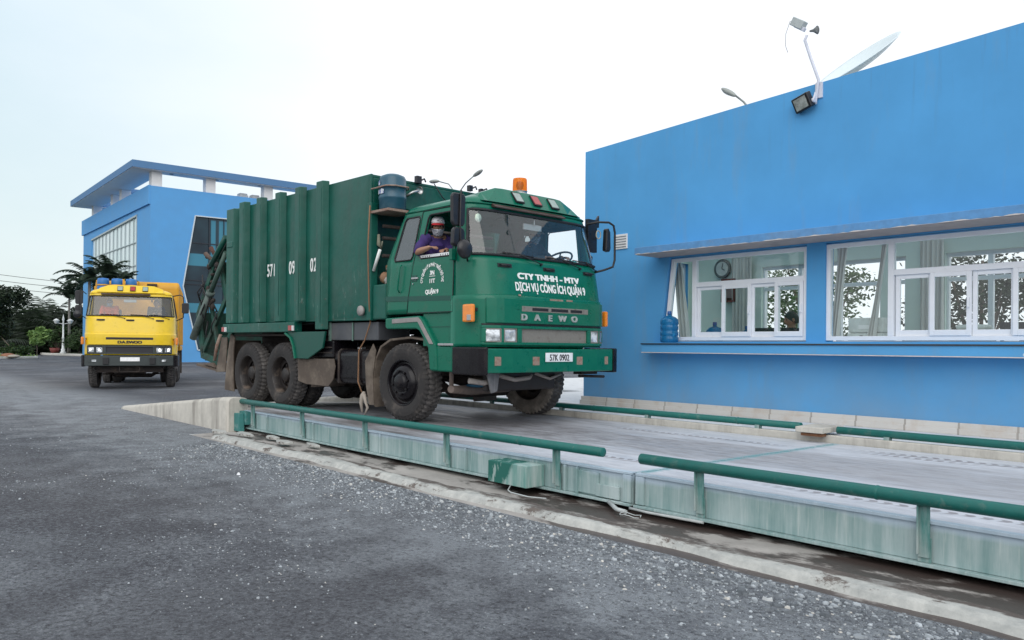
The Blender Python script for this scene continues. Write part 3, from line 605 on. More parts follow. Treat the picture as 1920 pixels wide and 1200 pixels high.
bottle(-7.64, 9.76, 1.441, 'blue ribbed water cooler bottle standing outside on the window ledge')
bottle(-7.50, 10.72, 1.30, 'blue water bottle inside behind the second pane of the left window'); bottle(-7.10, 11.0, 1.24, 'blue water bottle inside, farther back behind the third pane')
dsk = M(); dsk.box(-7.3, -6.8, 10.80, 11.3, .46, 1.235); tag(dsk.build('bottle_stand', gp, None, .01), 'pale cabinet under the farther blue bottle inside the office', 'cabinet')
m = M(); m.lathe([(.001, 0), (.03, 0), (.035, .11), (.001, .11)], 16); tag(m.build('cup', simple('blue_cup', (.02, .2, .5), .3), None, 0, loc=(-7.68, 10.25, 1.475)), 'small blue cup beside the slanted curtain', 'cup')
ss = M(); ss.box(-7.9, -5.4, OY+T_, 10.6, 1.43, 1.473); OB(ss, 'inner_sill', white_m)
# roof equipment
arm_m = simple('white_enamel', (.62, .64, .72), .4)
e = empty('camera_mast', (-5.37, 9.86, 4.84), 'bent white pole on the parapet carrying a camera and a horn', 'camera mast')
m = M(); m.tube([(0, 0, -.28), (.0, 0, -.22), (.03, 0, 0), (.04, 0, .02), (-.08, 0, .36), (-.16, 0, .60), (-.13, 0, .66)], .019, 12); m.box(-.02, .08, .02, .05, -.2, .0); m.build('pole', arm_m, e)
m = M(); m.bar((-.33, 0, .90), (-.17, 0, .79), .10, .11); cmo = m.build('camera', simple('camera_housing', (.42, .46, .46), .5), e, .008)
m = M(); m.bar((-.30, 0, .835), (-.16, 0, .735), .05, .05); m.build('camera_bracket', arm_m, e, .006)
m = M(); m.lathe([(.012, 0), (.02, .05), (.05, .10), (.055, .105), (.001, .09)], 16, axis='X'); hm = m.build('horn', simple('horn_grey', (.16, .17, .17), .5), e, loc=(-.09, 0, .70)); hm.rotation_euler = (0, R(8), 0)
m = M(); m.tube([(-.30, 0, .92), (-.36, -.03, .9), (-.42, -.03, .75), (-.43, -.02, .6), (-.40, -.01, .5)], .003, 5); m.build('cable', blk, e)
e = empty('floodlight', (-5.52, 9.80, 4.60), 'black square floodlight tilted down below the parapet edge', 'floodlight')
m = M(); bx = M(); bx.box(-.14, .14, -.035, .05, -.10, .10); fo = bx.build('housing', blk, e, .012); fo.rotation_euler = (R(22), R(-8), R(-18))
for i in range(6): pass
g = M(); g.box(-.105, .105, -.040, -.036, -.075, .075)
def m_lens():
    t = NT('floodlight_lens'); c = t.mix(t.ramp(t.noise(14, 5, .7), .3, .7), (.25, .25, .22), (.75, .75, .70)); return t.pbr(c, .15, .3)
g.build('lens', m_lens(), fo)
m = M(); m.bar((.15, .0, 0), (.15, .06, .12), .02); m.cyl((.13, 0, 0), (.17, 0, 0), .03, 12); m.build('bracket', arm_m, e)
e = empty('satellite_dish', (-5.75, 11.9, 4.9), 'large white satellite dish seen edge on above the office parapet', 'satellite dish')
m = M(); Rr = .66
pr = [(.001, 0)]+[(Rr*i/12, .13*(i/12)**2) for i in range(1, 13)]+[(Rr+.01, .12), (Rr*.98, .11)]+[(Rr*i/12, .13*(i/12)**2-.015) for i in range(11, 0, -1)]
m.lathe(pr, 48); d = m.build('dish', simple('dish_white', (.66, .74, .76), .45, var=.03), e, loc=(.0, 0, .72))
# dish normal points up and to the left, away from the lens
nrm = (RR*-.60+Z*.80-F*.16).normalized(); d.rotation_euler = nrm.to_track_quat('Z', 'Y').to_euler()
m = M(); m.cyl((.08, 0, -1.3), (.08, 0, .45), .035, 12); m.bar((.08, 0, .4), (-.02, .02, .66), .05); m.box(-.06, .14, -.06, .06, .36, .52); m.build('mount', simple('mount_grey', (.3, .3, .28), .6), e)
# street lamps (posts planted behind the buildings)
sh_m = simple('lamp_housing_grey', (.30, .32, .30), .5); pole_m = simple('galvanised', (.25, .27, .26), .5, .6)
def lamp_head(e, p, d, s=1.):
    d = Vector(d).normalized(); p = Vector(p); side = d.cross(Vector((0, 0, 1))).normalized(); up = side.cross(d)
    m = M(); mt = Matrix(((d.x, side.x, up.x, p.x), (d.y, side.y, up.y, p.y), (d.z, side.z, up.z, p.z), (0, 0, 0, 1)))
    m.sphere((.36*s, 0, 0), (.36*s, .13*s, .09*s), 16, 10, 0, mt); m.build('lamp_head', sh_m, e)
    m = M(); m.sphere((.42*s, 0, -.045*s), (.22*s, .10*s, .06*s), 14, 8, 0, mt); m.build('lens', glass('lamp_cover', (.8, .8, .78), 1, .3), e)
e = empty('street_lamp', (-9.75, 14.6, .4), 'single curved street lamp peeking over the office parapet', 'street lamp', group='street lamps')
m = M(); m.tube([(0.6, 0, 0), (.6, 0, 5.2), (.5, 0, 5.7), (.2, 0, 6.1), (.0, 0, 6.28)], [.06, .045, .03, .02, .02], 10); m.build('pole', pole_m, e); lamp_head(e, (.02, 0, 6.26), (-.8, 0, .55), .62)
e = empty('street_lamp', (-33.3, 25, 0), 'tall twin armed street lamp rising behind the green truck body', 'street lamp', group='street lamps')
m = M(); m.tube([(0, 0, 0), (0, 0, 8.9)], [.09, .06], 10); m.tube([(0, 0, 8.8), (.1, 0, 9.2), (.6, .1, 9.7), (1.2, .15, 9.98)], .03, 8); m.tube([(0, 0, 8.8), (-.1, 0, 9.25), (-.6, -.1, 9.8), (-1.4, -.2, 10.05)], .03, 8); m.build('pole', pole_m, e)
lamp_head(e, (1.15, .15, 9.95), (.9, .1, .35), 1.0); lamp_head(e, (-1.3, -.2, 10.05), (-1, -.1, .08), 1.1)

# ---------------------------------------------------------------- far blue building with roof pergola
fa = R(-2.05); fb_ = empty('far_building', (-60.94, 18.23, 0), 'blue block with slanted dark glazing and a flat pergola roof on white columns', 'building', fa)
wl = M(); H_ = 12.75
# +X face wall with the slanted glazing opening, built from pieces
op = [(3.14, 10.9), (14.0, 10.95), (14.0, .9), (3.4, .9), (2.3, 5.6)]
def fx(poly): wl.prism(poly, -.35, 0, 'yz')
fx([(0, 0), (3.4, .9), (2.3, 5.6), (3.14, 10.9), (0, H_)]); fx([(0, H_), (3.14, 10.9), (14, 10.95), (20, 10.95), (20, H_)]); fx([(14, .9), (20, 0), (20, 10.95), (14, 10.95)]); fx([(0, 0), (20, 0), (14, .9), (3.4, .9)])
# -Y face with curtain wall opening
wg = [(-3.65, 11.05), (-19.2, 10.7), (-19.45, 6.9), (-19.5, 2), (-3.75, 1.5)]
def fy(poly): wl.prism(poly, 0, .35, 'xz')
fy([(-.351, 0), (-.351, H_), (-3.65, 11.05), (-3.75, 1.5)]); fy([(-.351, H_), (-22.65, H_), (-19.2, 10.7), (-3.65, 11.05)]); fy([(-22.65, H_), (-22.65, 0), (-19.5, 2), (-19.2, 10.7)]); fy([(-22.65, 0), (-.351, 0), (-3.75, 1.5), (-19.5, 2)])
wl.box(-22.65, -22.3, .35, 20, 0, H_); wl.box(-22.3, -.35, .35, 20, H_-.9, H_-.6); wl.box(-22.65, 0, 19.8, 20, 0, H_)
wl.build('wall', wallblue2, fb_)
bd = M(); bd.box(-22.8, -.02, -.14, -.001, 11.42, 12.78); bd.build('parapet_band', wallblue2, fb_)
t = NT('pale_curtain_wall'); c = t.mix(t.ramp(t.noise(.25, 2, .4), .4, .6), (.66, .78, .79), (.80, .88, .89)); cwm = t.pbr(c, .15, .2, None, .8)  # pale sky reflection painted into the base colour of the glass
gl1 = M(); gl1.add([(a, .12, b) for a, b in wg], [(0, 1, 2, 3, 4)]); cwo = gl1.build('curtain_wall', cwm, fb_)
ml = M()
for i in range(1, 12): x = -3.65-i*1.3; ml.box(x-.03, x+.03, .05, .12, 1.8, 10.98-.022*(-3.65-x))
for z in (3.6, 5.6, 7.3, 9.05): ml.box(-19.3, -3.7, .04, .115, z-.035, z+.035)
ml.prism([(-3.6, 11.1), (-19.25, 10.75), (-19.25, 10.62), (-3.6, 10.97)], -.03, .1); ml.prism([(-3.6, 11.1), (-3.6, 1.5), (-3.75, 1.5), (-3.75, 11.1)], -.03, .1)
ml.build('mullion', simple('mullion_grey', (.38, .45, .47), .5), cwo)
def m_dk():
    t = NT('dark_tinted_glass'); sep = t.n('SeparateXYZ', {0: t.co}); n_ = t.ramp(t.noise(.3, 3, .5), .4, .6); c = t.mix(n_, (.006, .018, .03), (.018, .05, .07))
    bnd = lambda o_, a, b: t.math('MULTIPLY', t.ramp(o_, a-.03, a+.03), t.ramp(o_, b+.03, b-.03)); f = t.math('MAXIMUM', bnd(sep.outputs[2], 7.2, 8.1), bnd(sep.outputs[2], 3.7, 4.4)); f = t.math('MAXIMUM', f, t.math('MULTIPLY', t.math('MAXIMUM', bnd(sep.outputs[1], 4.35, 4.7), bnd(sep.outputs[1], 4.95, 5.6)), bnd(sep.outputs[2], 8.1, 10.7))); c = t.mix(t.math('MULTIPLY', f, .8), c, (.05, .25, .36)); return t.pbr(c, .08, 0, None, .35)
gl2 = M(); gl2.add([(-.12, a, b) for a, b in op], [(0, 1, 2, 3, 4)]); sg = gl2.build('slanted_glazing', m_dk(), fb_)
m = M()
for y in (4.2, 5.3, 6.9, 8.5, 10.1, 11.7): m.box(-.1, -.05, y-.03, y+.03, .9, 10.9)
for z in (2.5, 5.8, 6.1, 8.9): m.box(-.1, -.06, 2.3, 14, z-.03, z+.03)
m.build('mullion', simple('mullion_dark', (.015, .02, .03), .4), sg)
m = M(); 
for a, b in zip(op, op[1:]+op[:1]): m.bar((.02, a[0], a[1]), (.02, b[0], b[1]), .08, .10, up=(1, 0, 0))
m.build('frame', simple('white_rim', (.55, .62, .66), .5), sg)
# interior blinds behind the dark glazing
rf_ = M(); y0, y1, z0, z1 = -1.35, 21, 13.85, 14.35
X0, X1 = -21.4, .45
rf_.box(X0, X1, y0, .9, z0, z1); rf_.box(X0, X1, 20.2, y1, z0+.1, z1); rf_.box(X0, X0+1.6, .9, 20.2, z0, z1); rf_.box(X1-1.35, X1, .9, 20.2, z0, z1)
for x in (-16.5, -11): rf_.box(x-.25, x+.25, .9, 17, z0+.05, z1-.1)
rf_.build('pergola_roof', simple('roof_fascia_paint', (.085, .20, .38), .75, var=.05, sc=.4), fb_)
so2 = M(); so2.box(X0+.05, X1-.05, y0+.05, .9, z0-.03, z0-.005); so2.box(X1-1.35, X1-.05, .9, 20, z0-.03, z0-.005); so2.box(X0+.05, X0+1.6, .9, 20, z0-.03, z0-.005); so2.build('soffit', white_m, fb_)
for (x, y) in [(-.45, .45), (-.45, 4.3), (-.45, 8.8), (-.45, 13.3), (-9.4, .5), (-12.4, .5), (-19.6, .5), (-19.6, 6), (-19.6, 12), (-19.6, 17.5), (-.45, 17.8), (-9.4, 17.5)]:
    m = M(); m.box(x-.36, x+.36, y-.36, y+.36, H_-.6, z0-.03); m.build('column', white_m, fb_, .02)
for (x, y) in ((-.9, 7.0), (-1.0, 8.0)):
    m = M(); m.box(x-.4, x+.4, y-.35, y+.35, H_-.6, H_+.25); m.box(x-.3, x+.3, y-.3, y+.3, H_+.25, H_+.4); m.build('roof_unit', simple('unit_grey', (.5, .52, .52), .6), fb_, .03)
for i in range(5):
    m = M(); m.cyl((X1-.7, 1.5+i*3.3, z0-.06), (X1-.7, 1.5+i*3.3, z0-.03), .14, 14); m.build('downlight', simple('downlight', (.2, .2, .2), .5), fb_)
# ---------------------------------------------------------------- people
def mesh_from_mods(ob):
    dg = bpy.context.evaluated_depsgraph_get(); return bpy.data.meshes.new_from_object(ob.evaluated_get(dg))
def skin_obj(name, verts, edges, rad, lv=2, root=0):
    me = bpy.data.meshes.new(name); me.from_pydata(verts, edges, []); ob = bpy.data.objects.new(name, me); COL.objects.link(ob)
    sk = ob.modifiers.new('s', 'SKIN'); sk.use_smooth_shade = True
    for i, r in enumerate(rad):
        q = r if isinstance(r, tuple) else (r, r); me.skin_vertices[0].data[i].radius = q; me.skin_vertices[0].data[i].use_root = (i == root)
    ss = ob.modifiers.new('u', 'SUBSURF'); ss.levels = lv; ss.render_levels = lv
    out = mesh_from_mods(ob); bpy.data.objects.remove(ob); return out
def merge_remesh(meshes, voxel, name, smooth=2):
    bm = bmesh.new()
    for m in meshes: bm.from_mesh(m)
    me = bpy.data.meshes.new(name); bm.to_mesh(me); bm.free(); ob = bpy.data.objects.new(name, me); COL.objects.link(ob)
    r = ob.modifiers.new('r', 'REMESH'); r.mode = 'VOXEL'; r.voxel_size = voxel; r.use_smooth_shade = True
    if smooth: s = ob.modifiers.new('c', 'SMOOTH'); s.iterations = smooth; s.factor = .5
    out = mesh_from_mods(ob); bpy.data.objects.remove(ob); return out
def head_mesh(c, yaw=0, pitch=0, tilt=0, s=1.):
    m = M(); X = Matrix.Translation(Vector(c)) @ Euler((tilt, pitch, yaw)).to_matrix().to_4x4() @ Matrix.Scale(s, 4)
    n, k = 28, 22; vs = []
    for i in range(k+1):
        ph = math.pi*i/k
        for j in range(n):
            t = 2*math.pi*j/n; x = math.sin(ph)*math.cos(t); y = math.sin(ph)*math.sin(t); z = math.cos(ph)
            px = .098*x-.008; py = .076*y; pz = .118*z
            if z < 0: py *= 1-.32*(-z)**1.6; px = px*(1-.10*(-z)) + .012*(-z)
            if x > .5:  # face plane, brow, nose, mouth
                fl_ = (x-.5)*2; px -= .008*fl_*abs(z)
                px += .030*math.exp(-(y/.18)**2)*math.exp(-((z+.16)/.17)**2)*fl_
                px += .008*math.exp(-((z-.22)/.10)**2)*fl_ - .010*math.exp(-((abs(y)-.42)/.16)**2)*math.exp(-((z-.05)/.10)**2)*fl_
                px += .008*math.exp(-(y/.35)**2)*math.exp(-((z+.52)/.08)**2)*fl_ + .008*math.exp(-(y/.35)**2)*math.exp(-((z+.82)/.12)**2)*fl_
            vs.append((px, py, pz))
    m.add(vs, [(i*n+j, (i+1)*n+j, (i+1)*n+(j+1) % n, i*n+(j+1) % n) for i in range(k) for j in range(n)], 0, True)
    for sy in (-1, 1): m.sphere((-.005, sy*.078, -.005), (.022, .012, .034), 10, 8)
    m.v = [tuple(X @ Vector(p)) for p in m.v]
    me = bpy.data.meshes.new('h'); me.from_pydata(m.v, [], m.f); return me, X
def hand_mesh(w, d, up, s=1., curl=.5):
    """palm + five curled fingers as separate skinned chains rooted in the palm; w wrist, d direction, up = back of the hand"""
    w = Vector(w); d = Vector(d).normalized(); up = Vector(up); side = d.cross(up).normalized(); up = side.cross(d).normalized()
    P = lambda a, b, c: tuple(w+d*a*s+side*b*s+up*c*s)
    out = [skin_obj('p', [P(-.03, 0, 0), P(.03, 0, 0), P(.085, 0, -.002)], [(0, 1), (1, 2)], [(.024*s, .018*s), (.036*s, .014*s), (.038*s, .012*s)], 1)]
    for i, (b, L) in enumerate([(-.028, .072), (-.0095, .082), (.0095, .077), (.028, .06)]):
        c = curl; a0 = .075
        out.append(skin_obj('f', [P(a0, b, 0), P(a0+L*.42, b*1.1, -.25*L*c), P(a0+L*(.42+.30*(1-c*.5)), b*1.12, -L*.62*c), P(a0+L*(.42+.45*(1-c)), b*1.1, -L*.95*c)], [(0, 1), (1, 2), (2, 3)], [.0095*s, .009*s, .008*s, .0065*s], 1))
    out.append(skin_obj('t', [P(.02, -.022, -.004), P(.045, -.048, -.014), P(.072, -.056, -.026), P(.088, -.052, -.036)], [(0, 1), (1, 2), (2, 3)], [.013*s, .011*s, .0095*s, .008*s], 1))
    return out
skin_mat = simple('skin', (.36, .19, .12), .5, var=.05, sc=12)
hair_mat = simple('black_hair', (.008, .007, .007), .5)
def limb(path, rad, n=14):
    """closed tapered tube with rounded ends; rad entries may be (across, depth)"""
    m = M(); P_ = [Vector(p) for p in path]; rings = []; k = len(P_)
    for i, p in enumerate(P_):
        d = (P_[min(i+1, k-1)]-P_[max(i-1, 0)]).normalized(); side = Vector((0, 1, 0)); 
        if abs(d.dot(side)) > .9: side = Vector((0, 0, 1))
        side = (side-d*side.dot(d)).normalized(); u = d.cross(side); ra, rb = rad[i] if isinstance(rad[i], tuple) else (rad[i], rad[i])
        rings.append((p, side, u, ra, rb, d))
    full = []
    p, sd, u, ra, rb, d = rings[0]; full += [(p-d*min(ra, rb)*.8, sd, u, ra*.45, rb*.45), (p-d*min(ra, rb)*.4, sd, u, ra*.85, rb*.85)]
    full += [(q[0], q[1], q[2], q[3], q[4]) for q in rings]
    p, sd, u, ra, rb, d = rings[-1]; full += [(p+d*min(ra, rb)*.4, sd, u, ra*.85, rb*.85), (p+d*min(ra, rb)*.8, sd, u, ra*.45, rb*.45)]
    vs = [tuple(c+sd*(math.cos(t)*ra)+u*(math.sin(t)*rb)) for c, sd, u, ra, rb in full for t in [2*math.pi*j/n for j in range(n)]]
    K = len(full); fs = [(i*n+j, i*n+(j+1) % n, (i+1)*n+(j+1) % n, (i+1)*n+j) for i in range(K-1) for j in range(n)]+[tuple(range(n))[::-1], tuple(range((K-1)*n, K*n))]
    me = bpy.data.meshes.new('l'); me.from_pydata(vs, [], fs)
    bm = bmesh.new(); bm.from_mesh(me); bmesh.ops.recalc_face_normals(bm, faces=bm.faces); bm.to_mesh(me); bm.free(); return me
def person(loc, rz, label, head, yaw, pitch, shirt, armL, armR, hat=None, mask=None, vest=None, hair=True, trousers=(.02, .02, .03), legs=True, curl=.5, mparent=None, tilt=0):
    """seated figure; joints are in the figure's own frame, x forward, hip at the origin"""
    e = empty('person', loc, label, 'person', rz)
    H = Vector(head); chest = Vector((H.x*.62, H.y*.62, .40)); neck = Vector((H.x*.9-.01, H.y*.9, H.z-.135)); sh = .18
    SL = chest+Vector((0, sh, .06)); SR = chest+Vector((0, -sh, .06))
    ms = [limb([(0, 0, 0), chest*.45, chest, chest+Vector((0, 0, .09)), chest.lerp(neck, .85)], [(.16, .115), (.145, .10), (.165, .115), (.14, .09), (.06, .06)]), limb([chest+Vector((0, 0, .05)), neck, H+Vector((-.01, 0, -.03))], [.07, .056, .055])]
    for Sx, arm in ((SL, armL), (SR, armR)): ms.append(limb([Sx-Vector((0, 0, .0)), Sx.lerp(Vector(arm[0]), .5), arm[0]], [.060, .050, .042])); ms.append(limb([arm[0], Vector(arm[0]).lerp(Vector(arm[1]), .35), arm[1]], [.043, .042, .027]))
    if legs:
        for s in (-1, 1): ms.append(limb([(0, s*.09, 0), (.42, s*.12, .03)], [.095, .065])); ms.append(limb([(.42, s*.12, .03), (.44, s*.12, -.12), (.45, s*.12, -.38)], [.063, .056, .038])); ms.append(limb([(.43, s*.12, -.41), (.58, s*.12, -.43)], [.04, .035]))
    hm, HX = head_mesh(H, yaw, pitch, tilt); ms.append(hm)
    for arm in (armL, armR):
        if len(arm) > 2: ms += hand_mesh(arm[1], arm[2], arm[3], 1., curl)
    me = merge_remesh(ms, .0065, 'body', 1); me.materials.clear(); me.materials.append(skin_mat)
    b = bpy.data.objects.new('body', me); COL.objects.link(b); b.parent = e
    # shirt: torso and sleeves as a looser shell
    sm_l = [limb([(0, 0, -.02), chest*.45, chest, chest+Vector((0, 0, .09)), chest.lerp(neck, .55)], [(.175, .135), (.16, .12), (.18, .132), (.155, .108), (.085, .08)])]
    for Sx, arm in ((SL, armL), (SR, armR)):
        el = Vector(arm[0]); sl_ = arm[4] if len(arm) > 4 else .8; w_ = Vector(arm[1])
        if sl_ > 1.: sm_l += [limb([Sx, Sx.lerp(el, .5), el], [.078, .066, .058]), limb([el, el.lerp(w_, .9)], [.058, .042])]
        else: sm_l.append(limb([Sx, Sx.lerp(el, sl_*.5), Sx.lerp(el, sl_)], [.078, .070, .068]))
    sm_ = merge_remesh(sm_l, .011, 'shirt', 2)
    # cloth folds
    for q in sm_.vertices:
        p = q.co; f = .006*math.sin(p.z*38+p.y*22+math.sin(p.x*31)*2)+.004*math.sin(p.y*61+p.z*17); q.co = p+q.normal*f
    sm_.materials.clear(); sm_.materials.append(shirt); so_ = bpy.data.objects.new('shirt', sm_); COL.objects.link(so_); so_.parent = e
    if legs:
        tl_ = [limb([(0, 0, -.04), (0, 0, .06)], [(.175, .13), (.17, .125)])]
        for s in (-1, 1): tl_ += [limb([(0, s*.09, 0), (.42, s*.12, .03)], [.108, .078]), limb([(.42, s*.12, .03), (.45, s*.12, -.34)], [.076, .06])]
        tm = merge_remesh(tl_, .013, 'trousers', 2); tm.materials.clear(); tm.materials.append(simple('trousers', trousers, .9)); to = bpy.data.objects.new('trousers', tm); COL.objects.link(to); to.parent = e
    hr = HX
    if hair:
        m = M(); n, k = 28, 14; vs = []
        for a in range(k+1):
            ph = math.pi*.60*a/k
            for j in range(n):
                t = 2*math.pi*j/n; fx_ = math.cos(t); ph2 = ph*(1-.38*max(0, fx_)**1.5)*(1.1 if fx_ < 0 else 1); rr = 1.07+.02*math.sin(t*9+a)
                vs.append(tuple(hr @ Vector((.100*rr*math.sin(ph2)*math.cos(t)-.012, .080*rr*math.sin(ph2)*math.sin(t), .122*rr*math.cos(ph2)))))
        m.add(vs, [(i*n+j, (i+1)*n+j, (i+1)*n+(j+1) % n, i*n+(j+1) % n) for i in range(k) for j in range(n)], 0, True); m.build('hair', hair_mat, e)
    # eyes and brows
    for sy in (-1, 1):
        m = M(); m.sphere((.079, sy*.031, .006), (.010, .013, .008), 10, 8, 0); m.v = [tuple(hr @ Vector(p)) for p in m.v]; m.build('eye', simple('eye', (.02, .012, .01), .2), e)
        m = M(); m.tube([(.084, sy*.014, .026), (.086, sy*.03, .031), (.076, sy*.047, .027)], [.002, .0035, .002], 6); m.v = [tuple(hr @ Vector(p)) for p in m.v]; m.build('eyebrow', hair_mat, e)
    if not mask:
        m = M(); m.tube([(.080, -.024, -.058), (.090, -.01, -.055), (.092, 0, -.057), (.090, .01, -.055), (.080, .024, -.058)], [.002, .005, .005, .005, .002], 8); m.v = [tuple(hr @ Vector(p)) for p in m.v]; m.build('lips', simple('lips', (.25, .09, .07), .5), e)
    if mask:
        m = M(); n, k = 18, 10; vs = []
        for a in range(k+1):
            z = -.022-.092*a/k
            for j in range(n+1):
                t = -1.45+2.9*j/n; rr = 1.0; w_ = 1-.30*((a/k))**1.5
                bx = .106*math.cos(t)*(1-.14*(a/k)**2)+.030*math.exp(-(t/.55)**2)*math.exp(-((a/k-.3)/.45)**2); vs.append(tuple(hr @ Vector((bx-.006, .086*math.sin(t)*w_, z-.010*math.cos(t)))))
        m.add(vs, [(i*(n+1)+j, i*(n+1)+j+1, (i+1)*(n+1)+j+1, (i+1)*(n+1)+j) for i in range(k) for j in range(n)], 0, True)
        mo = m.build('face_mask', mask, e); sd_ = mo.modifiers.new('t', 'SOLIDIFY'); sd_.thickness = .003
        for sy in (-1, 1):
            m = M(); m.tube([(.01, sy*.086, -.02), (-.01, sy*.090, .02), (-.025, sy*.086, .0), (-.015, sy*.084, -.03), (.008, sy*.082, -.06)], .0018, 6); m.v = [tuple(hr @ Vector(p)) for p in m.v]; m.build('mask_strap', hair_mat, e)
    if hat == 'cap':
        m = M(); n, k = 32, 12; vs = []
        for a in range(k+1):
            ph = math.pi*.5*a/k
            for j in range(n): t = 2*math.pi*j/n; vs.append(tuple(hr @ Vector((.112*math.sin(ph)*math.cos(t)-.008, .092*math.sin(ph)*math.sin(t), (.048+.095*max(0, math.cos(ph))**.8)))))
        m.add(vs, [(i*n+j, (i+1)*n+j, (i+1)*n+(j+1) % n, i*n+(j+1) % n) for i in range(k) for j in range(n)], 0, True)
        m.add([tuple(hr @ Vector((.112*math.cos(t)-.008, .092*math.sin(t), z))) for z in (.048, .036) for t in [2*math.pi*j/n for j in range(n)]], [(j, n+j, n+(j+1) % n, (j+1) % n) for j in range(n)], 0, True)
        co = m.build('cap', simple('white_cap', (.75, .75, .78), .8), e); sd_ = co.modifiers.new('t', 'SOLIDIFY'); sd_.thickness = .003
        m = M(); vs = []
        for a in range(7):
            for j in range(15):
                t = -1.15+2.3*j/14; q = a/6; rx = .108+.080*q*math.cos(t*.95); vs.append(tuple(hr @ Vector((rx*math.cos(t)-.008, (.090+.004*q)*math.sin(t), .048-.022*q-.010*math.sin(t)**2*q+.001))))
        m.add(vs, [(i*15+j, i*15+j+1, (i+1)*15+j+1, (i+1)*15+j) for i in range(6) for j in range(14)], 0, True)
        vo = m.build('visor', simple('red_visor', (.50, .012, .02), .7), co); sd_ = vo.modifiers.new('t', 'SOLIDIFY'); sd_.thickness = .006
        m = M(); m.prism([(-.018, -.006), (.016, -.008), (.004, .0), (.014, .012), (-.004, .004)], 0, .003, 'yz'); m.v = [tuple(hr @ Vector((.098+p[0], p[1], p[2]+.08-.0))) for p in m.v]; m.build('cap_emblem', simple('dark_red', (.08, .01, .03), .7), co)
    if hat == 'bucket':
        m = M(); pr = [(.001, .135), (.07, .13), (.095, .10), (.102, .05), (.108, .045), (.155, .02), (.165, .01), (.155, .014), (.105, .040)]
        m.lathe(pr, 32); m.v = [tuple(hr @ Vector((p[0]-.008, p[1]*.86, p[2]))) for p in m.v]; m.build('hat', simple('beige_hat', (.42, .38, .30), .9), e)
    return e
def m_plaid():
    t = NT('plaid_cloth'); s = t.n('SeparateXYZ', {0: t.co}); a = t.math('SINE', t.math('MULTIPLY', s.outputs[1], 330.)); a2 = t.math('SINE', t.math('MULTIPLY', s.outputs[0], 330.)); b = t.math('SINE', t.math('MULTIPLY', s.outputs[2], 330.))
    f = t.math('ADD', t.math('ADD', t.ramp(a, -.2, .2, 0, .3), t.ramp(a2, -.2, .2, 0, .2)), t.ramp(b, -.2, .2, 0, .5), True)
    return t.pbr(t.mix(f, (.75, .76, .8), (.015, .02, .05)), .85)
plaid = m_plaid()
# ---------------------------------------------------------------- truck parts shared by both trucks
rub = simple('tyre_rubber', (.026, .024, .024), .85, dirt=(.13, .112, .10), amt=.42, sc=5, bump=.25)
rubdirty = simple('tyre_rubber_muddy', (.16, .14, .12), .9, dirt=(.30, .265, .23), amt=.8, sc=7, bump=.5)
blkp = simple('black_gloss_paint', (.006, .005, .007), .28, dirt=(.04, .03, .027), amt=.3, sc=5, spec=.3)
tread = simple('dusty_tread', (.075, .070, .068), .9, dirt=(.19, .175, .165), amt=.6, sc=9, bump=.5)
rimd = simple('rim_dark', (.02, .016, .015), .5, dirt=(.16, .12, .09), amt=.45, sc=6)
frm = simple('chassis_grime', (.028, .021, .019), .8, dirt=(.13, .098, .078), amt=.5, sc=3.5, bump=.3)
mudf = simple('muddy_rubber_flap', (.09, .07, .056), .9, dirt=(.21, .175, .14), amt=.6, sc=3, bump=.3)
dkin = simple('cab_interior', (.022, .025, .025), .8)
chrome = simple('grey_metal', (.45, .45, .45), .3, .8)
amber = simple('amber_lens', (.80, .24, .02), .15, coat=.5); redl = simple('red_lens', (.35, .01, .01), .15, coat=.5)
rubseal = simple('black_rubber', (.012, .012, .014), .55)
def m_head():
    t = NT('headlight_glass'); n_ = t.noise(9, 2, .5); n2 = t.noise(9, 2, .5)
    c = t.mix(t.ramp(n_, .38, .62), (.25, .27, .28), (.85, .88, .9)); return t.pbr(c, .08, .35, t.bump(n2, .6, .02), .8, .6)
headm = m_head(); wsg = glass('windscreen_glass', (.84, .92, .93), 1.35, .045, (.30, .36, .40)); sideg = glass('side_glass', (.55, .62, .62), 2.2, .22, (.22, .25, .27))

XF = [(.9, 1.45), (1.6, 1.44), (1.66, 1.43), (2.12, 1.33), (2.80, 1.10), (2.9, 1.03), (2.96, .93)]
WW = [(.9, 1.235), (1.6, 1.235), (2.12, 1.225), (2.80, 1.125), (2.88, 1.09), (2.92, 1.02), (2.96, .9)]
def itp(x, ps):
    if x <= ps[0][0]: return ps[0][1]
    for (a0, b0), (a1, b1) in zip(ps, ps[1:]):
        if x <= a1: return b0+(b1-b0)*(x-a0)/(a1-a0)
    return ps[-1][1]
def front(y, z, d=0, xs=.87):
    w_ = itp(z, WW); s = min(1, abs(y)/w_); return xs+(itp(z, XF)+d-xs)*(1-s**6)**.4
SS = [-1, -.9985, -.992, -.975, -.94, -.88, -.8, -.7, -.55, -.38, -.2, 0]; SS = SS+[-s for s in SS[:-1]][::-1]
def fpatch(m, y0, y1, z0, z1, d0, d1, ny=10, nz=2, mi=0):
    """curved slab following the cab front between offsets d0 (back) and d1 (front)"""
    vs = []
    for d in (d0, d1):
        for i in range(nz+1):
            for j in range(ny+1): y = y0+(y1-y0)*j/ny; z = z0+(z1-z0)*i/nz; vs.append((front(y, z)+d, y, z))
    N = (nz+1)*(ny+1); fs = []
    for i in range(nz):
        for j in range(ny):
            a = i*(ny+1)+j; f = (a, a+1, a+ny+2, a+ny+1); fs += [f[::-1], tuple(q+N for q in f)]
    bd = [j for j in range(ny+1)]+[(i+1)*(ny+1)-1 for i in range(1, nz+1)]+[nz*(ny+1)+j for j in range(ny-1, -1, -1)]+[i*(ny+1) for i in range(nz-1, 0, -1)]
    for a, b in zip(bd, bd[1:]+bd[:1]): fs.append((a, b, b+N, a+N))
    m.add(vs, fs, mi, False); return m
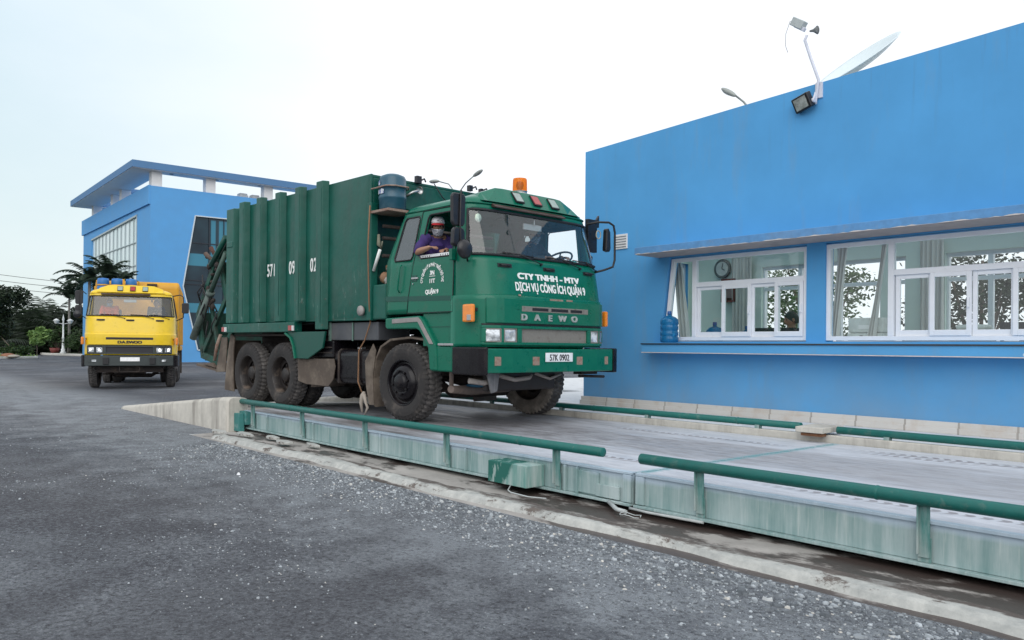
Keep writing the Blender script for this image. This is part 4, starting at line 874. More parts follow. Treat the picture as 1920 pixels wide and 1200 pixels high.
def rect_ring(m, y0, y1, z0, z1, d0, d1, e, mi=0):
    fpatch(m, y0, y1, z0, z0+e, d0, d1, 12, 1, mi); fpatch(m, y0, y1, z1-e, z1, d0, d1, 12, 1, mi); fpatch(m, y0, y0+e, z0+e, z1-e, d0, d1, 1, 2, mi); fpatch(m, y1-e, y1, z0+e, z1-e, d0, d1, 1, 2, mi)

def wheel(parent, x, y, side, lug=True, dual=False, rim_m=blkp, tm=rub, r=.53, wid=.27, deep=False, steer=0):
    """wheel whose outer face is at y, side=-1: outer face towards -y"""
    m = M(); nl = 46; n = nl*4
    pr = [(.305, .035), (.316, .012), (.35, .002), (.40, -.006), (.45, -.004), (.475, .010), (.500, .022), (.515, .040), (.522, .075), (.524, .10), (.524, .118), (.520, .1225), (.520, .1475), (.524, .152), (.524, .17), (.522, .195), (.515, wid-.040), (.500, wid-.022), (.475, wid-.010), (.45, wid+.004), (.40, wid+.006), (.35, wid-.002), (.316, wid-.012), (.305, wid-.035)]
    def fn(i, j, a, h):
        ph = j % 4; hi = ph < 2
        k_ = (j//4) % 2
        if 5 <= i <= 18:
            sh = i in (5, 6, 17, 18); mid = 8 <= i <= 15
            if not sh and not mid: a += .008 if hi else -.014
            elif mid: a += (.008 if (hi if i < 12 else not hi) else -.006)
            else: a += .006 if hi else -.006
        return a*r/.53, h*side*-1
    m.lathe([(a, h) for a, h in pr], n, axis='Y', fn=fn, sm=False)
    m.mi = [1 if 7 <= (f % (len(pr)-1)) <= 15 else 0 for f in range(len(m.f))]
    o = m.build('wheel', [tm, tread], parent, 0, loc=(x, y, r)); o.rotation_euler.z = steer
    # rim
    s = -side; q = M()
    if deep: rp = [(.262, .035), (.270, .015), (.262, .010), (.250, .03), (.240, .12), (.232, .19), (.20, .20), (.14, .16), (.10, .155), (.10, .10), (.085, .08), (.001, .08)]
    else: rp = [(.262, .035), (.272, .012), (.262, .006), (.250, .022), (.244, .06), (.225, .075), (.205, .045), (.185, -.005), (.15, -.022), (.115, -.022), (.105, -.01), (.095, -.05), (.07, -.062), (.001, -.065)]
    rp = [(a*1.17, h) for a, h in rp]; q.lathe([(a*r/.53, h*s) for a, h in rp], 40, axis='Y'); q.lathe([(.306*r/.53, wid*.9*s), (.29*r/.53, wid*.5*s), (.20, wid*.5*s)], 40, axis='Y')
    h0 = (.16 if deep else -.022)*s
    for i in range(8):
        a = i*math.pi/4+.2; c_ = (.155*math.cos(a), h0, .155*math.sin(a)); q.cyl(c_, (c_[0], h0-.028*s, c_[2]), .017, 6)
    for i in range(6):
        a = i*math.pi/3+.5; rr = .215; c_ = Vector((rr*math.cos(a), (.066 if not deep else .21)*s, rr*math.sin(a))); q.sphere(c_, (.026, .012, .026), 12, 6, 1)
    q.build('rim', [rim_m, rubseal], o)
    if dual:
        m = M(); m.lathe([(a, h+.0) for a, h in pr], n, axis='Y', fn=fn, sm=False); m.v = [(p[0], p[1]+s*(wid+.04), p[2]) for p in m.v]; m.build('inner_tyre', tm, o)
    return o

def cab(T, pm, dark_lights, letters, plate, beacon, lampc, grm, bumper_m, pmd, letter_m, seatc=(.03, .035, .04)):
    """cab-over cab shared by the trucks; T is the truck's empty"""
    # ---- shell
    lev = [1.45, 1.52, 1.60, 1.68, 1.9, 2.08, 2.17, 2.26, 2.45, 2.62, 2.75, 2.80, 2.85, 2.88, 2.91, 2.935, 2.955]
    keys = [(1.45, [-.57, -.50, -.10, -.08, .02, .83, .87]), (1.68, [-.57, -.50, -.08, -.05, .05, .83, .87]), (2.17, [-.57, -.41, 0., .05, .15, .83, .87]), (2.75, [-.32, -.25, .07, .11, .25, .83, .87]), (2.85, [-.27, -.22, .09, .12, .26, .83, .87]), (2.955, [-.15, -.12, .1, .14, .26, .75, .8])]
    def cols(z):
        for (a0, b0), (a1, b1) in zip(keys, keys[1:]):
            if z <= a1: f = max(0, (z-a0)/(a1-a0)); return [p+(q-p)*f for p, q in zip(b0, b1)]
        return keys[-1][1]
    G = []
    for z in lev:
        w_ = itp(z, WW); c = cols(z); z2 = z
        row = [(x, -w_, z2+(.012*(x+.3)/1.2 if z > 2.8 else 0)) for x in c]+[(front(s*w_, z, 0, c[-1]), s*w_, z2+(.012 if z > 2.8 else 0)+(.02*(1-s*s) if z > 2.9 else 0)) for s in SS[1:-1]]+[(x, w_, z2) for x in c[::-1]]+[(c[0]-.01, w_*.6, z2), (c[0]-.01, 0, z2), (c[0]-.01, -w_*.6, z2)]
        G.append(row)
    nc = len(G[0]); ns = 7; nf = len(SS)-2
    def hole(i, j):
        z0 = lev[i]; a = j
        if 2.16 < z0 < 2.74:
            if a in (1, ) : return 'qw'
            if a == 4: return 'dw'
            if ns+2 <= a <= ns+nf-4: return 'ws'
            b = ns+nf+ns-2-a
            if b == 1: return 'qw2'
            if b == 4: return 'dw2'
            if ns+nf+ns-1 < a < nc-1 and 2.2 < z0 < 2.7: return 'bw'
        return None
    sh = M(); dr = {-1: M(), 1: M()}; ws_ = M(); qw = {-1: M(), 1: M()}
    flat = [p for r_ in G for p in r_]; shf = []; drf = {-1: [], 1: []}; wsf = []; qwf = {-1: [], 1: []}
    for i in range(len(lev)-1):
        for j in range(nc):
            f = (i*nc+j, i*nc+(j+1) % nc, (i+1)*nc+(j+1) % nc, (i+1)*nc+j); h = hole(i, j); b = ns+nf+ns-2-j
            if h == 'ws': wsf.append(f)
            elif h in ('qw', 'qw2'): qwf[-1 if h == 'qw' else 1].append(f)
            elif h in ('dw', 'dw2', 'bw'): pass
            elif j in (3, 4, 5) and lev[i] < 2.80: drf[-1].append(f)
            elif b in (3, 4, 5) and lev[i] < 2.80: drf[1].append(f)
            else: shf.append(f)
    top = len(lev)-1
    sh.add(flat, shf, 0, True); c0 = len(sh.v); sh.v.append((.35, 0, 2.985)); 
    for j in range(nc): sh.f.append((top*nc+j, top*nc+(j+1) % nc, c0)); sh.mi.append(0); sh.sm.append(True)
    def clean(o, th=.03, off=-1, sub=0):
        bm = bmesh.new(); bm.from_mesh(o.data); bmesh.ops.delete(bm, geom=[v for v in bm.verts if not v.link_faces], context='VERTS'); bm.to_mesh(o.data); bm.free()
        if th: s = o.modifiers.new('thick', 'SOLIDIFY'); s.thickness = th; s.offset = off; s.material_offset = 0; s.use_rim = True
        return o
    so_ = clean(sh.build('cab_shell', [pm], T, fixn=True), .03)
    # auto smooth by angle
    for side in (-1, 1):
        m = M(); m.add(flat, drf[side], 0, False); d_ = clean(m.build('door', [pm], T, label=None, fixn=False), .035, -1 )
        bm = bmesh.new(); bm.from_mesh(d_.data)
        for v in bm.verts: v.co.y += side*.004
        bmesh.ops.recalc_face_normals(bm, faces=bm.faces)
        if sum(f.normal.y*f.calc_area() for f in bm.faces)*side < 0: bmesh.ops.reverse_faces(bm, faces=bm.faces)
        bm.to_mesh(d_.data); bm.free()
        # seams, window rubbers, handle
        y_ = lambda z: side*(itp(z, WW)+.006)
        C_ = lambda k_, z: (cols(z)[k_], y_(z), z)
        q = M(); zz = [1.46, 1.68, 2.17, 2.75, 2.80]; q.tube([C_(3, z) for z in zz]+[(cols(2.8)[3]+.03, y_(2.81), 2.815), (cols(2.8)[6]-.03, y_(2.81), 2.815)]+[C_(6, z) for z in zz[::-1]]+[C_(3, 1.46)], .006, 6); q.build('door_seal', rubseal, d_)
        q = M(); loop = [C_(4, 2.20), C_(4, 2.4), C_(4, 2.71), (cols(2.75)[4]+.04, y_(2.75), 2.75), (.80, y_(2.75), 2.75), C_(5, 2.71), C_(5, 2.22), (.79, y_(2.17), 2.17), (cols(2.17)[4]+.04, y_(2.17), 2.17)]
        q.tube([(p[0], p[1]-side*.004, p[2]) for p in loop], .011, 6, closed=True); q.build('window_frame', rubseal, d_)
        q = M(); q.tube([C_(1, 2.21), C_(1, 2.71), (cols(2.75)[1]+.03, y_(2.75), 2.75), (cols(2.75)[2]-.03, y_(2.75), 2.75), C_(2, 2.71), C_(2, 2.21), (cols(2.17)[2]-.03, y_(2.17), 2.17), (cols(2.17)[1]+.03, y_(2.17), 2.17)], .010, 6, closed=True); q.build('window_frame', rubseal, so_)
        q = M(); q.add(flat, qwf[side]); clean(q.build('quarter_window', sideg, T), 0)
        q = M(); q.box(.02, .16, side*1.240-.012, side*1.240+.012, 1.905, 1.93); q.cyl((.045, side*1.235, 1.845), (.045, side*1.247, 1.845), .011, 10); q.build('handle', chrome, d_, .004)
        q = M(); q.box(.015, .125, side*1.236-.004, side*1.236+.004, 1.875, 1.96); q.build('handle_recess', pmd, d_, .01)
        # grab handle behind the door
        q = M(); q.tube([(-.20, side*1.245, 2.11), (-.205, side*1.275, 2.08), (-.245, side*1.278, 1.78), (-.245, side*1.245, 1.74)], .011, 8); q.build('grab_handle', pm, so_)
        # dark crease band low on the cab side
        q = M(); q.prism([(-.565, 1.63), (.86, 1.60), (.86, 1.66), (-.565, 1.70)], side*1.236, side*1.242); q.build('crease_band', pmd, so_)
    # roof drip edge
    q = M(); pts = [(x, -itp(2.83, WW)-.008, 2.825+.012*(x+.3)/1.2) for x in (-.28, .1, .5, .8)]+[(front(s*itp(2.83, WW), 2.83)+.012, s*(itp(2.83, WW)+.008), 2.84) for s in SS[2:-2]]+[(x, itp(2.83, WW)+.008, 2.83) for x in (.8, .5, .1, -.28)]
    q.tube(pts, .013, 8); q.build('drip_rail', pm, so_)
    wo = clean((lambda m: (m.add(flat, wsf, 0, True), m)[1])(M()).build('windscreen', wsg, T), 0)
    lo = []; za, zb_ = 2.17, 2.75; cc = [ns+2+k_ for k_ in range(nf-4)]
    js = list(range(ns+2, ns+nf-2))
    L1 = [Vector(G[lev.index(za)][j]) for j in js]; L2 = [Vector(G[lev.index(zb_)][j]) for j in js]
    side1 = [Vector(G[i][js[-1]]) for i in range(lev.index(za)+1, lev.index(zb_))]; side0 = [Vector(G[i][js[0]]) for i in range(lev.index(zb_)-1, lev.index(za), -1)]
    q = M(); q.tube([p+Vector((.006, 0, 0)) for p in L1+side1+L2[::-1]+side0], .017, 8, closed=True); q.build('windscreen_rubber', rubseal, wo)
    # wipers
    for (ya, yb, zt_) in ((-.75, -.15, 2.02), (.05, .62, 2.03), (.55, 1.05, 2.02)):
        q = M(); q.cyl((front(yb, 2.09)+.0, yb, 2.09), (front(yb, 2.09)+.035, yb, 2.10), .015, 8)
        q.tube([(front(yb, 2.09)+.03, yb, 2.10), (front(yb-.2, 2.15)+.03, yb-.2, 2.15), (front(ya+.2, 2.2)+.03, ya+.22, 2.20)], .008, 6); q.tube([(front(yy, z_)+.022, yy, z_) for yy, z_ in ((ya-.05, 2.205), (ya+.2, 2.20), (yb-.12, 2.185))], .009, 6); q.build('wiper', rubseal, T)
    # grab handles under the windscreen
    for yy in (-.785, 0, .80):
        q = M(); X_ = lambda z: front(yy, z); q.tube([(X_(2.05), yy-.08, 2.045), (X_(2.05)+.035, yy-.07, 2.04), (X_(2.05)+.038, yy+.07, 2.04), (X_(2.05), yy+.08, 2.045)], .011, 8); fpatch(q, yy-.11, yy+.11, 2.015, 2.065, .0, .004, 2, 1); q.build('front_handle', rubseal, T)
    # ---- lower front: wrap panel
    q = M(); lv = [1.02, 1.06, 1.3, 1.60, 1.655, 1.67]; vs = []; ss = [s for s in SS]
    for z in lv:
        d = .02 if z < 1.66 else -.01; w_ = 1.245 if z < 1.66 else 1.22
        vs += [(.84, -w_, z)]+[(.84+(itp(1.5, XF)+d-.84)*(1-abs(s)**6)**.4, s*w_, z) for s in ss]+[(.84, w_, z)]
    n_ = len(ss)+2; q.add(vs, [(i*n_+j, i*n_+j+1, (i+1)*n_+j+1, (i+1)*n_+j) for i in range(len(lv)-1) for j in range(n_-1)], 0, True)
    fo = q.build('front_panel', pm, T, fixn=False); s = fo.modifiers.new('t', 'SOLIDIFY'); s.thickness = .02; s.offset = -1
    # bonnet flap with slots
    q = M(); fpatch(q, -1.10, 1.10, 1.315, 1.625, .02, .052, 22, 3); bf = q.build('grille_panel', pm, T, .008)
    q = M(); fpatch(q, -1.13, 1.13, 1.290, 1.309, .018, .030, 20, 1); q.build('panel_gap', rubseal, bf)
    q = M(); fpatch(q, -.63, .63, 1.465, 1.535, .045, .055, 12, 1); sl_ = q.build('slot_recess', grm, bf, .006)
    for a, b in ((-.45, -.16), (-.10, .22), (.27, .50)): q = M(); fpatch(q, a, b, 1.482, 1.518, .053, .058, 5, 1); q.build('slot', rubseal, bf)
    for a, b in ((-.95, -.68), (.68, .95)): q = M(); q.tube([(front(a, 1.49)+.053, a, 1.49), (front(b, 1.49)+.053, b, 1.49)], .004, 6); q.build('pressed_line', pm, bf)
    # headlamp strip
    hp = M(); rect_ring(hp, -1.14, 1.14, 1.045, 1.285, .015, .05, .035); 
    for yy in (-.66, .66): fpatch(hp, yy-.035, yy+.035, 1.08, 1.25, .015, .05, 1, 1)
    for yy in (-.915, .915): fpatch(hp, yy-.015, yy+.015, 1.08, 1.25, .015, .045, 1, 1)
    ho = hp.build('lamp_surround', lampc, T, .006)
    q = M(); fpatch(q, -.625, .625, 1.08, 1.25, .0, .022, 10, 1); q.build('radiator_mesh', grm, ho)
    for yy in (-1.03, -.80, .80, 1.03):
        q = M(); fpatch(q, yy-.085, yy+.085, 1.09, 1.24, .0, .035, 3, 3); q.build('headlight', headm, T, .008)
        q = M(); rect_ring(q, yy-.097, yy+.097, 1.08, 1.25, .02, .042, .012); q.build('headlight_rim', grm, ho)
    # indicators on the corners
    for side in (-1, 1):
        q = M(); yy = side*1.20; q.box(1.12, 1.30, min(side*1.235, side*1.30)+.0, max(side*1.235, side*1.30), 1.32, 1.54); io = q.build('indicator', amber, T, .02)
        q = M(); q.box(1.215, 1.29, min(side*1.30, side*1.306), max(side*1.30, side*1.306), 1.34, 1.41); q.build('reflector', chrome, io, .004)
    # letters
    for ch, yy in letters:
        text('badge_letter', ch, .105, letter_m, bf, mapf=lambda a, b, c, yy=yy: Vector((front(yy+a, 1.36+b)+.052+c*2, yy+a, 1.36+b)), bold=.006, sx=1.35, ext=.006)
    # bumper
    q = M(); pts = [(1.30, -1.19), (1.475, -1.19), (1.515, -.8), (1.53, 0), (1.515, .8), (1.475, 1.19), (1.30, 1.19), (1.38, .9), (1.42, 0), (1.38, -.9)]
    q.prism(pts, .70, 1.0, 'xy'); bo = q.build('bumper', bumper_m, T, .012)
    for side in (-1, 1):
        q = M(); ex = .05 if side > 0 else 0; q.prism([(.90, side*(1.27+ex)), (1.25, side*(1.285+ex)), (1.40, side*(1.275+ex)), (1.478, side*(1.23+ex)), (1.492, side*1.192), (1.30, side*1.192), (1.2, side*1.22), (.90, side*1.22)][::side], .675, 1.015, 'xy'); q.build('bumper_end', blkp, bo, .015)
    for yy, hw in ((-1.0, .085), (-.40, .062), (.43, .062), (1.0, .062)):
        xx_ = 1.53-.02*abs(yy)/.8 if abs(yy) < .8 else 1.51-.035*(abs(yy)-.8)/.39
        q = M(); q.box(xx_-.01, xx_+.004, yy-hw, yy+hw, .79, .90); q.build('bumper_slot', plate[2], bo, .004)
    q = M(); q.box(1.532, 1.540, -.245, .275, .833, .950); po = q.build('number_plate', plate[1], T, .006)
    if plate[0]: text('plate_text', plate[0], .115, simple('plate_black', (.01, .01, .012), .6), po, mapf=lambda a, b, c: Vector((1.5405+c, .015+a, .849+b)), bold=.002, sx=.80, ext=.002, space=1.04)
    # fenders behind the bumper, both sides
    for side in (-1, 1):
        s0, s1 = (side*1.10, side*1.262) if side > 0 else (-1.262, -1.10)
        q = M(); q.prism([(-.55, 1.40), (.22, 1.42), (.30, 1.36), (.56, 1.04), (.585, .71), (.44, .71), (.40, 1.0), (.22, 1.22), (.15, 1.25), (-.50, 1.25), (-.55, 1.27)], s0, s1); fe = q.build('fender', pm, T, .018)
        q = M(); q.box(.44, .88, s0+.02, s1-.01, .70, 1.025); q.build('step_box', pm, fe, .02)
        q = M(); y0_, y1_ = (side*1.262, side*1.272) if side > 0 else (-1.272, -1.262)
        q.prism([(-.38, 1.385), (.20, 1.40), (.26, 1.36), (.52, 1.05), (.44, 1.05), (.19, 1.34), (-.38, 1.325)], y0_, y1_); q.build('rubber_strip', simple('grey_rubber', (.27, .255, .25), .8, dirt=(.4, .37, .33), amt=.4, sc=6), fe, .004)
        q = M(); q.box(.24, .86, min(side*1.17, side*1.215), max(side*1.17, side*1.215), 1.02, 1.45); q.build('side_panel', pm, T, .01)
        q = M(); q.box(.30, .84, min(side*1.215, side*1.222), max(side*1.215, side*1.222), 1.27, 1.275); q.build('panel_line', pmd, fe)
        q = M(); q.box(.6, .9, min(side*1.2, side*1.26), max(side*1.2, side*1.26), 1.03, 1.06); q.build('bracket', chrome, fe, .005)
    # interior
    q = M(); q.box(-.54, 1.25, -1.18, 1.18, 1.46, 1.50); q.build('cab_floor', dkin, T)
    q = M(); q.prism([(1.30, 1.5), (1.30, 2.15), (1.12, 2.16), (.92, 2.10), (.88, 1.9), (.98, 1.5)], -.80, .80); q.prism([(1.12, 1.5), (1.12, 2.12), (.92, 2.10), (.88, 1.9), (.98, 1.5)], -1.08, -.801); q.prism([(1.12, 1.5), (1.12, 2.12), (.92, 2.10), (.88, 1.9), (.98, 1.5)], .801, 1.08); q.build('dashboard', dkin, T, .02)
    sc_ = simple('seat_cover', seatc, .8)
    for yy, w_ in ((.62, .26), (-.62, .26)):
        q = M(); q.box(-.25, .35, yy-w_, yy+w_, 1.55, 1.90); so2 = q.build('seat', sc_, T, .05); q = M(); q.prism([(-.38, 1.85), (-.22, 1.85), (-.33, 2.42), (-.45, 2.42)], yy-w_+.02, yy+w_-.02); q.build('seat_back', sc_, so2, .04)
    q = M(); q.cyl((.98, .75, 1.95), (.83, .75, 2.20), .02, 8); n_ = 24
    ax = Vector((-.5, 0, .86)).normalized(); u_ = Vector((0, 1, 0)); v_ = ax.cross(u_); c_ = Vector((.80, .75, 2.25)); q.tube([c_+(u_*math.cos(a)+v_*math.sin(a))*.23 for a in [2*math.pi*i/n_ for i in range(n_)]], .014, 8, closed=True)
    for a in (0, 2.1, 4.2): q.tube([c_-ax*.03, c_+(u_*math.cos(a)+v_*math.sin(a))*.23], .011, 6)
    q.build('steering_wheel', rubseal, T)
    q = M(); q.bar((1.10, -.03, 2.64), (1.10, -.03, 2.72), .015); q.box(1.05, 1.075, -.20, .14, 2.58, 2.66); q.build('inner_mirror', simple('mirror_back', (.35, .36, .36), .5), T, .006)
    # roof light bar
    q = M(); prof = [(-.93, 0), (-.86, .085), (-.62, .165), (-.5, .17), (.5, .17), (.62, .165), (.86, .085), (.93, 0)]
    fr_ = [(1.10, y, 2.865+0*h) for y, h in prof]
    vs = [(1.13-.04*(abs(y)/.93)**2, y, 2.87) for y, h in prof]+[(.99-.05*(abs(y)/.93)**2, y, 2.90+h*1.12) for y, h in prof]+[(.62, y*.92, 2.92+h) for y, h in prof]+[(.40, y*.9, 2.93) for y, h in prof]
    n_ = len(prof); q.add(vs, [(i*n_+j, i*n_+j+1, (i+1)*n_+j+1, (i+1)*n_+j) for i in range(3) for j in range(n_-1)]); q.f += [tuple(i*n_ for i in range(4)), tuple((i+1)*n_-1 for i in range(4))]; q.mi += [0, 0]; q.sm += [False, False]
    rb = q.build('roof_light_bar', pm, T, .012)
    for k_, (yy, lm) in enumerate(zip((-.30, .04, .38), (simple('clear_lens', (.30, .36, .33), .3), redl if not dark_lights else redl, simple('clear_lens', (.28, .36, .32), .3)))):
        q = M(); a = Vector((1.105, yy, 2.925)); b = Vector((1.012, yy, 3.045)); q.bar(a, b, .13, .03, 0, (1, 0, .6)); lo_ = q.build('marker_light', lm, rb, .005); q = M(); q.bar(a-(b-a)*.09, b+(b-a)*.09, .15, .022, 0, (1, 0, .6)); q.build('light_gasket', rubseal, rb)
    q = M(); q.prism([(1.10, 2.845), (1.17, 2.80), (1.165, 2.785), (1.09, 2.80)], -.80, .52); q.build('sun_visor', simple('brown_visor', (.05, .028, .022), .5), rb, .003)
    if beacon:
        q = M(); q.lathe([(.001, 0), (.115, 0), (.115, .02), (.10, .035), (.10, .065), (.107, .07), (.001, .07)], 28); b_ = q.build('beacon_base', chrome, T, loc=(.75, .04, 3.085))
        t = NT('amber_dome'); tr = t.n('BsdfTransparent', {'Color': (1, .5, .12, 1)}); gl = t.n('BsdfPrincipled', {'Base Color': (.80, .22, .02, 1), 'Roughness': .12}); sh_ = t.n('MixShader', {0: .42, 1: tr.outputs[0], 2: gl.outputs[0]}); t.t.links.new(sh_.outputs[0], t.out.inputs[0])
        q = M(); q.lathe([(.100, .07), (.101, .11), (.098, .22), (.092, .245), (.001, .25)], 28); q.build('beacon_dome', t.m, b_)
        q = M(); q.lathe([(.001, .07), (.03, .07), (.03, .10), (.045, .11), (.055, .16), (.045, .2), (.001, .21)], 16); q.build('reflector', simple('dark_amber', (.2, .05, .01), .3), b_)
    return so_, bf

def chassis(T, rear, under=True):
    q = M()
    for s in (-1, 1): q.box(rear, 1.30, s*.43-.04, s*.43+.04, .76, 1.02)
    for x in (-.9, -2.2, -3.0, -4.05, -5.1): q.box(x-.05, x+.05, -.43, .43, .80, .98)
    q.build('chassis', frm, T, .008)
    q = M(); q.tube([(0, -.95, .52), (0, -.7, .50), (0, -.5, .36), (0, .5, .36), (0, .7, .50), (0, .95, .52)], [.05, .06, .06, .06, .06, .05], 10); q.box(-.5, .75, -.50, -.42, .52, .60); q.box(-.5, .75, .42, .50, .52, .60); q.tube([(.16, -.85, .42), (.16, .85, .42)], .022, 8); q.build('front_axle', frm, T, .006)
    for x in (-3.42, -4.68):
        q = M(); q.tube([(x, -1.0, .53), (x, -.3, .53), (x, .3, .53), (x, 1.0, .53)], [.08, .09, .09, .08], 12); q.sphere((x, 0, .53), (.24, .26, .24), 16, 10); q.cyl((x, -.98, .53), (x, -.85, .53), .19, 20); q.cyl((x, .85, .53), (x, .98, .53), .19, 20); q.build('rear_axle', frm, T)
    q = M()
    for s in (-1, 1): q.prism([(-4.75, .62), (-4.05, .84), (-3.35, .62), (-3.35, .56), (-4.05, .72), (-4.75, .56)], s*.47-.04, s*.47+.04)
    q.build('rear_spring', frm, T)
    q = M(); q.box(.15, 1.0, -.38, .38, .46, 1.15); q.cyl((.2, 0, .48), (-.8, 0, .62), .12, 12); q.box(-.9, .1, -.22, .22, .55, .95); q.build('engine', frm, T, .03)
    q = M(); q.cyl((-.8, 0, .62), (-3.3, 0, .55), .05, 10); q.build('drive_shaft', frm, T)
# ---------------------------------------------------------------- green refuse truck
ya = R(3.1); tl = Vector((-math.sin(ya), math.cos(ya), 0)); TP = Vector((-8.98, 5.97, .335))+tl*1.26
GT = empty('garbage_truck', TP, 'green rear loading garbage truck standing on the weighbridge, two men in its cab', 'garbage truck', ya)
gp_ = simple('green_cab_paint', (.0008, .13, .078), .32, dirt=(.10, .13, .10), amt=.2, sc=3, coat=.12, var=.08, bump=.03, spec=.32)
gpd = simple('dark_green_paint', (.002, .07, .05), .4)
gbx = simple('green_body_paint', (.003, .082, .058), .38, dirt=(.035, .07, .055), amt=.5, sc=1.6, coat=.06, bump=.15, spec=.35, rvar=.2, streak=True)
def m_body():
    t = NT('green_body_paint'); sep = t.n('SeparateXYZ', {0: t.co})
    v = t.noise(1.4, 6, .65); s_ = t.noise(4.5, 8, .7, t.mapping((1, 1, .14))); f_ = t.noise(17, 7, .75); sc_ = t.noise(9, 7, .75, t.mapping((1.6, 1, .35)))
    c = t.mix(t.ramp(v, .3, .7), (.0022, .066, .046), (.005, .105, .078)); c = t.mix(t.math('MULTIPLY', t.ramp(s_, .50, .72), .55), c, (.022, .060, .048))
    low = t.ramp(sep.outputs[2], 2.4, 1.3, 0, 1)
    c = t.mix(t.math('MULTIPLY', t.ramp(sc_, .60, .66), t.math('MULTIPLY', low, .75)), c, (.22, .30, .27))       # scuffed primer
    c = t.mix(t.math('MULTIPLY', t.ramp(t.math('ADD', f_, t.math('MULTIPLY', low, .05)), .64, .70), .8), c, (.10, .035, .02))   # rust freckles
    dent = t.noise(1.9, 3, .5)
    return t.pbr(c, t.ramp(v, .3, .7, .28, .55), 0, t.bump(t.math('ADD', dent, t.math('MULTIPLY', f_, .05)), .5, .05), .38, .05)
gbx = m_body()
gfade = simple('faded_grille', (.20, .19, .17), .7, dirt=(.10, .06, .05), amt=.4, sc=16)
rustpatch = simple('bare_rusty_metal', (.28, .21, .17), .8, dirt=(.22, .06, .035), amt=.6, sc=16)
letm = simple('badge_grey', (.42, .45, .43), .35, .3)
whitep = simple('white_lettering', (.80, .82, .80), .6, dirt=(.35, .5, .42), amt=.15, sc=20)
plm = simple('plate_white', (.80, .82, .84), .4)
shell, flap = cab(GT, gp_, False, [(c, -.60+.235*i) for i, c in enumerate('DAEWO')], ('57K 0902', plm, rustpatch), True, gp_, gfade, gp_, gpd, letm)
chassis(GT, -5.9)
fm = lambda z0, y0: (lambda a, b, c: Vector((front(y0+a, z0+b)+.004+c, y0+a, z0+b)))
text('front_lettering', 'CTY TNHH - MTV', .105, whitep, GT, mapf=fm(1.887, -.02), bold=.0065, sx=1.40)
text('front_lettering', 'DỊCH VỤ CÔNG ÍCH QUẬN 9', .150, whitep, GT, mapf=fm(1.733, .0), bold=.0055, sx=.655)
dm = lambda z0, x0: (lambda a, b, c: Vector((x0+a, -itp(z0+b, WW)-.008-c, z0+b)))
text('door_lettering', 'QUẬN 9', .075, whitep, GT, mapf=dm(1.70, .45), bold=.004, sx=.95)
text('door_lettering', '3N', .075, whitep, GT, mapf=dm(1.945, .45), bold=.004); text('door_lettering', '11T', .075, whitep, GT, mapf=dm(1.84, .45), bold=.004)
q = M(); q.box(.39, .51, -1.240, -1.232, 1.922, 1.929); q.build('door_lettering', whitep, GT)
text('door_lettering', 'CTY QUẢN LÝ & PHÁT TRIỂN ĐÔ THỊ', .060, whitep, GT, mapf=dm(1.86, .45), bold=.0025, sx=.62, arc=.195)
# shelf of white slatted sun blind lying on the window sill
q = M(); q.box(.17, .83, -1.225, -1.18, 2.165, 2.215); bl_ = q.build('sill_blind', plm, GT, .004)
for i in range(14): q = M(); q.box(.19+i*.046, .20+i*.046, -1.229, -1.226, 2.18, 2.2); q.build('blind_slot', rubseal, bl_) if i in (0, 1, 2, 3, 4, 9, 10, 11, 12) else None
q = M(); fpatch(q, 1.0, 1.08, 2.56, 2.68, -.03, -.028, 1, 1); q.build('permit_sticker', simple('sticker', (.45, .6, .72), .5), GT)
q = M(); q.lathe([(.001, 0), (.055, 0), (.055, .003), (.001, .003)], 20, axis='X'); q.build('inspection_disc', simple('disc_sticker', (.62, .70, .55), .5), GT, loc=(front(-1.0, 2.64)-.03, -1.0, 2.64))
q = M(); q.sphere((1.16, .62, 2.19), (.10, .13, .035), 14, 8); q.build('turquoise_cloth', simple('turquoise_cloth', (.16, .55, .52), .8), GT)
# rust scars along the top of the flap
for y0, y1, z0 in ((-.1, .15, 1.625), (.22, .34, 1.628), (-.66, -.62, 1.66)):
    q = M(); fpatch(q, y0, y1, z0, z0+.022, .03, .037, 4, 1); q.build('rust_scar', rustpatch, flap)
# wheels
wheel(GT, -.17, -1.25, -1, rim_m=blkp, steer=R(4), wid=.30); wheel(GT, .03, 1.20, 1, rim_m=rimd, tm=rubdirty, steer=R(4), wid=.30)
for x in (-3.53, -4.73): wheel(GT, x, -1.25, -1, dual=True, deep=True, rim_m=rimd); wheel(GT, x, 1.215, 1, dual=True, deep=True, rim_m=rimd)
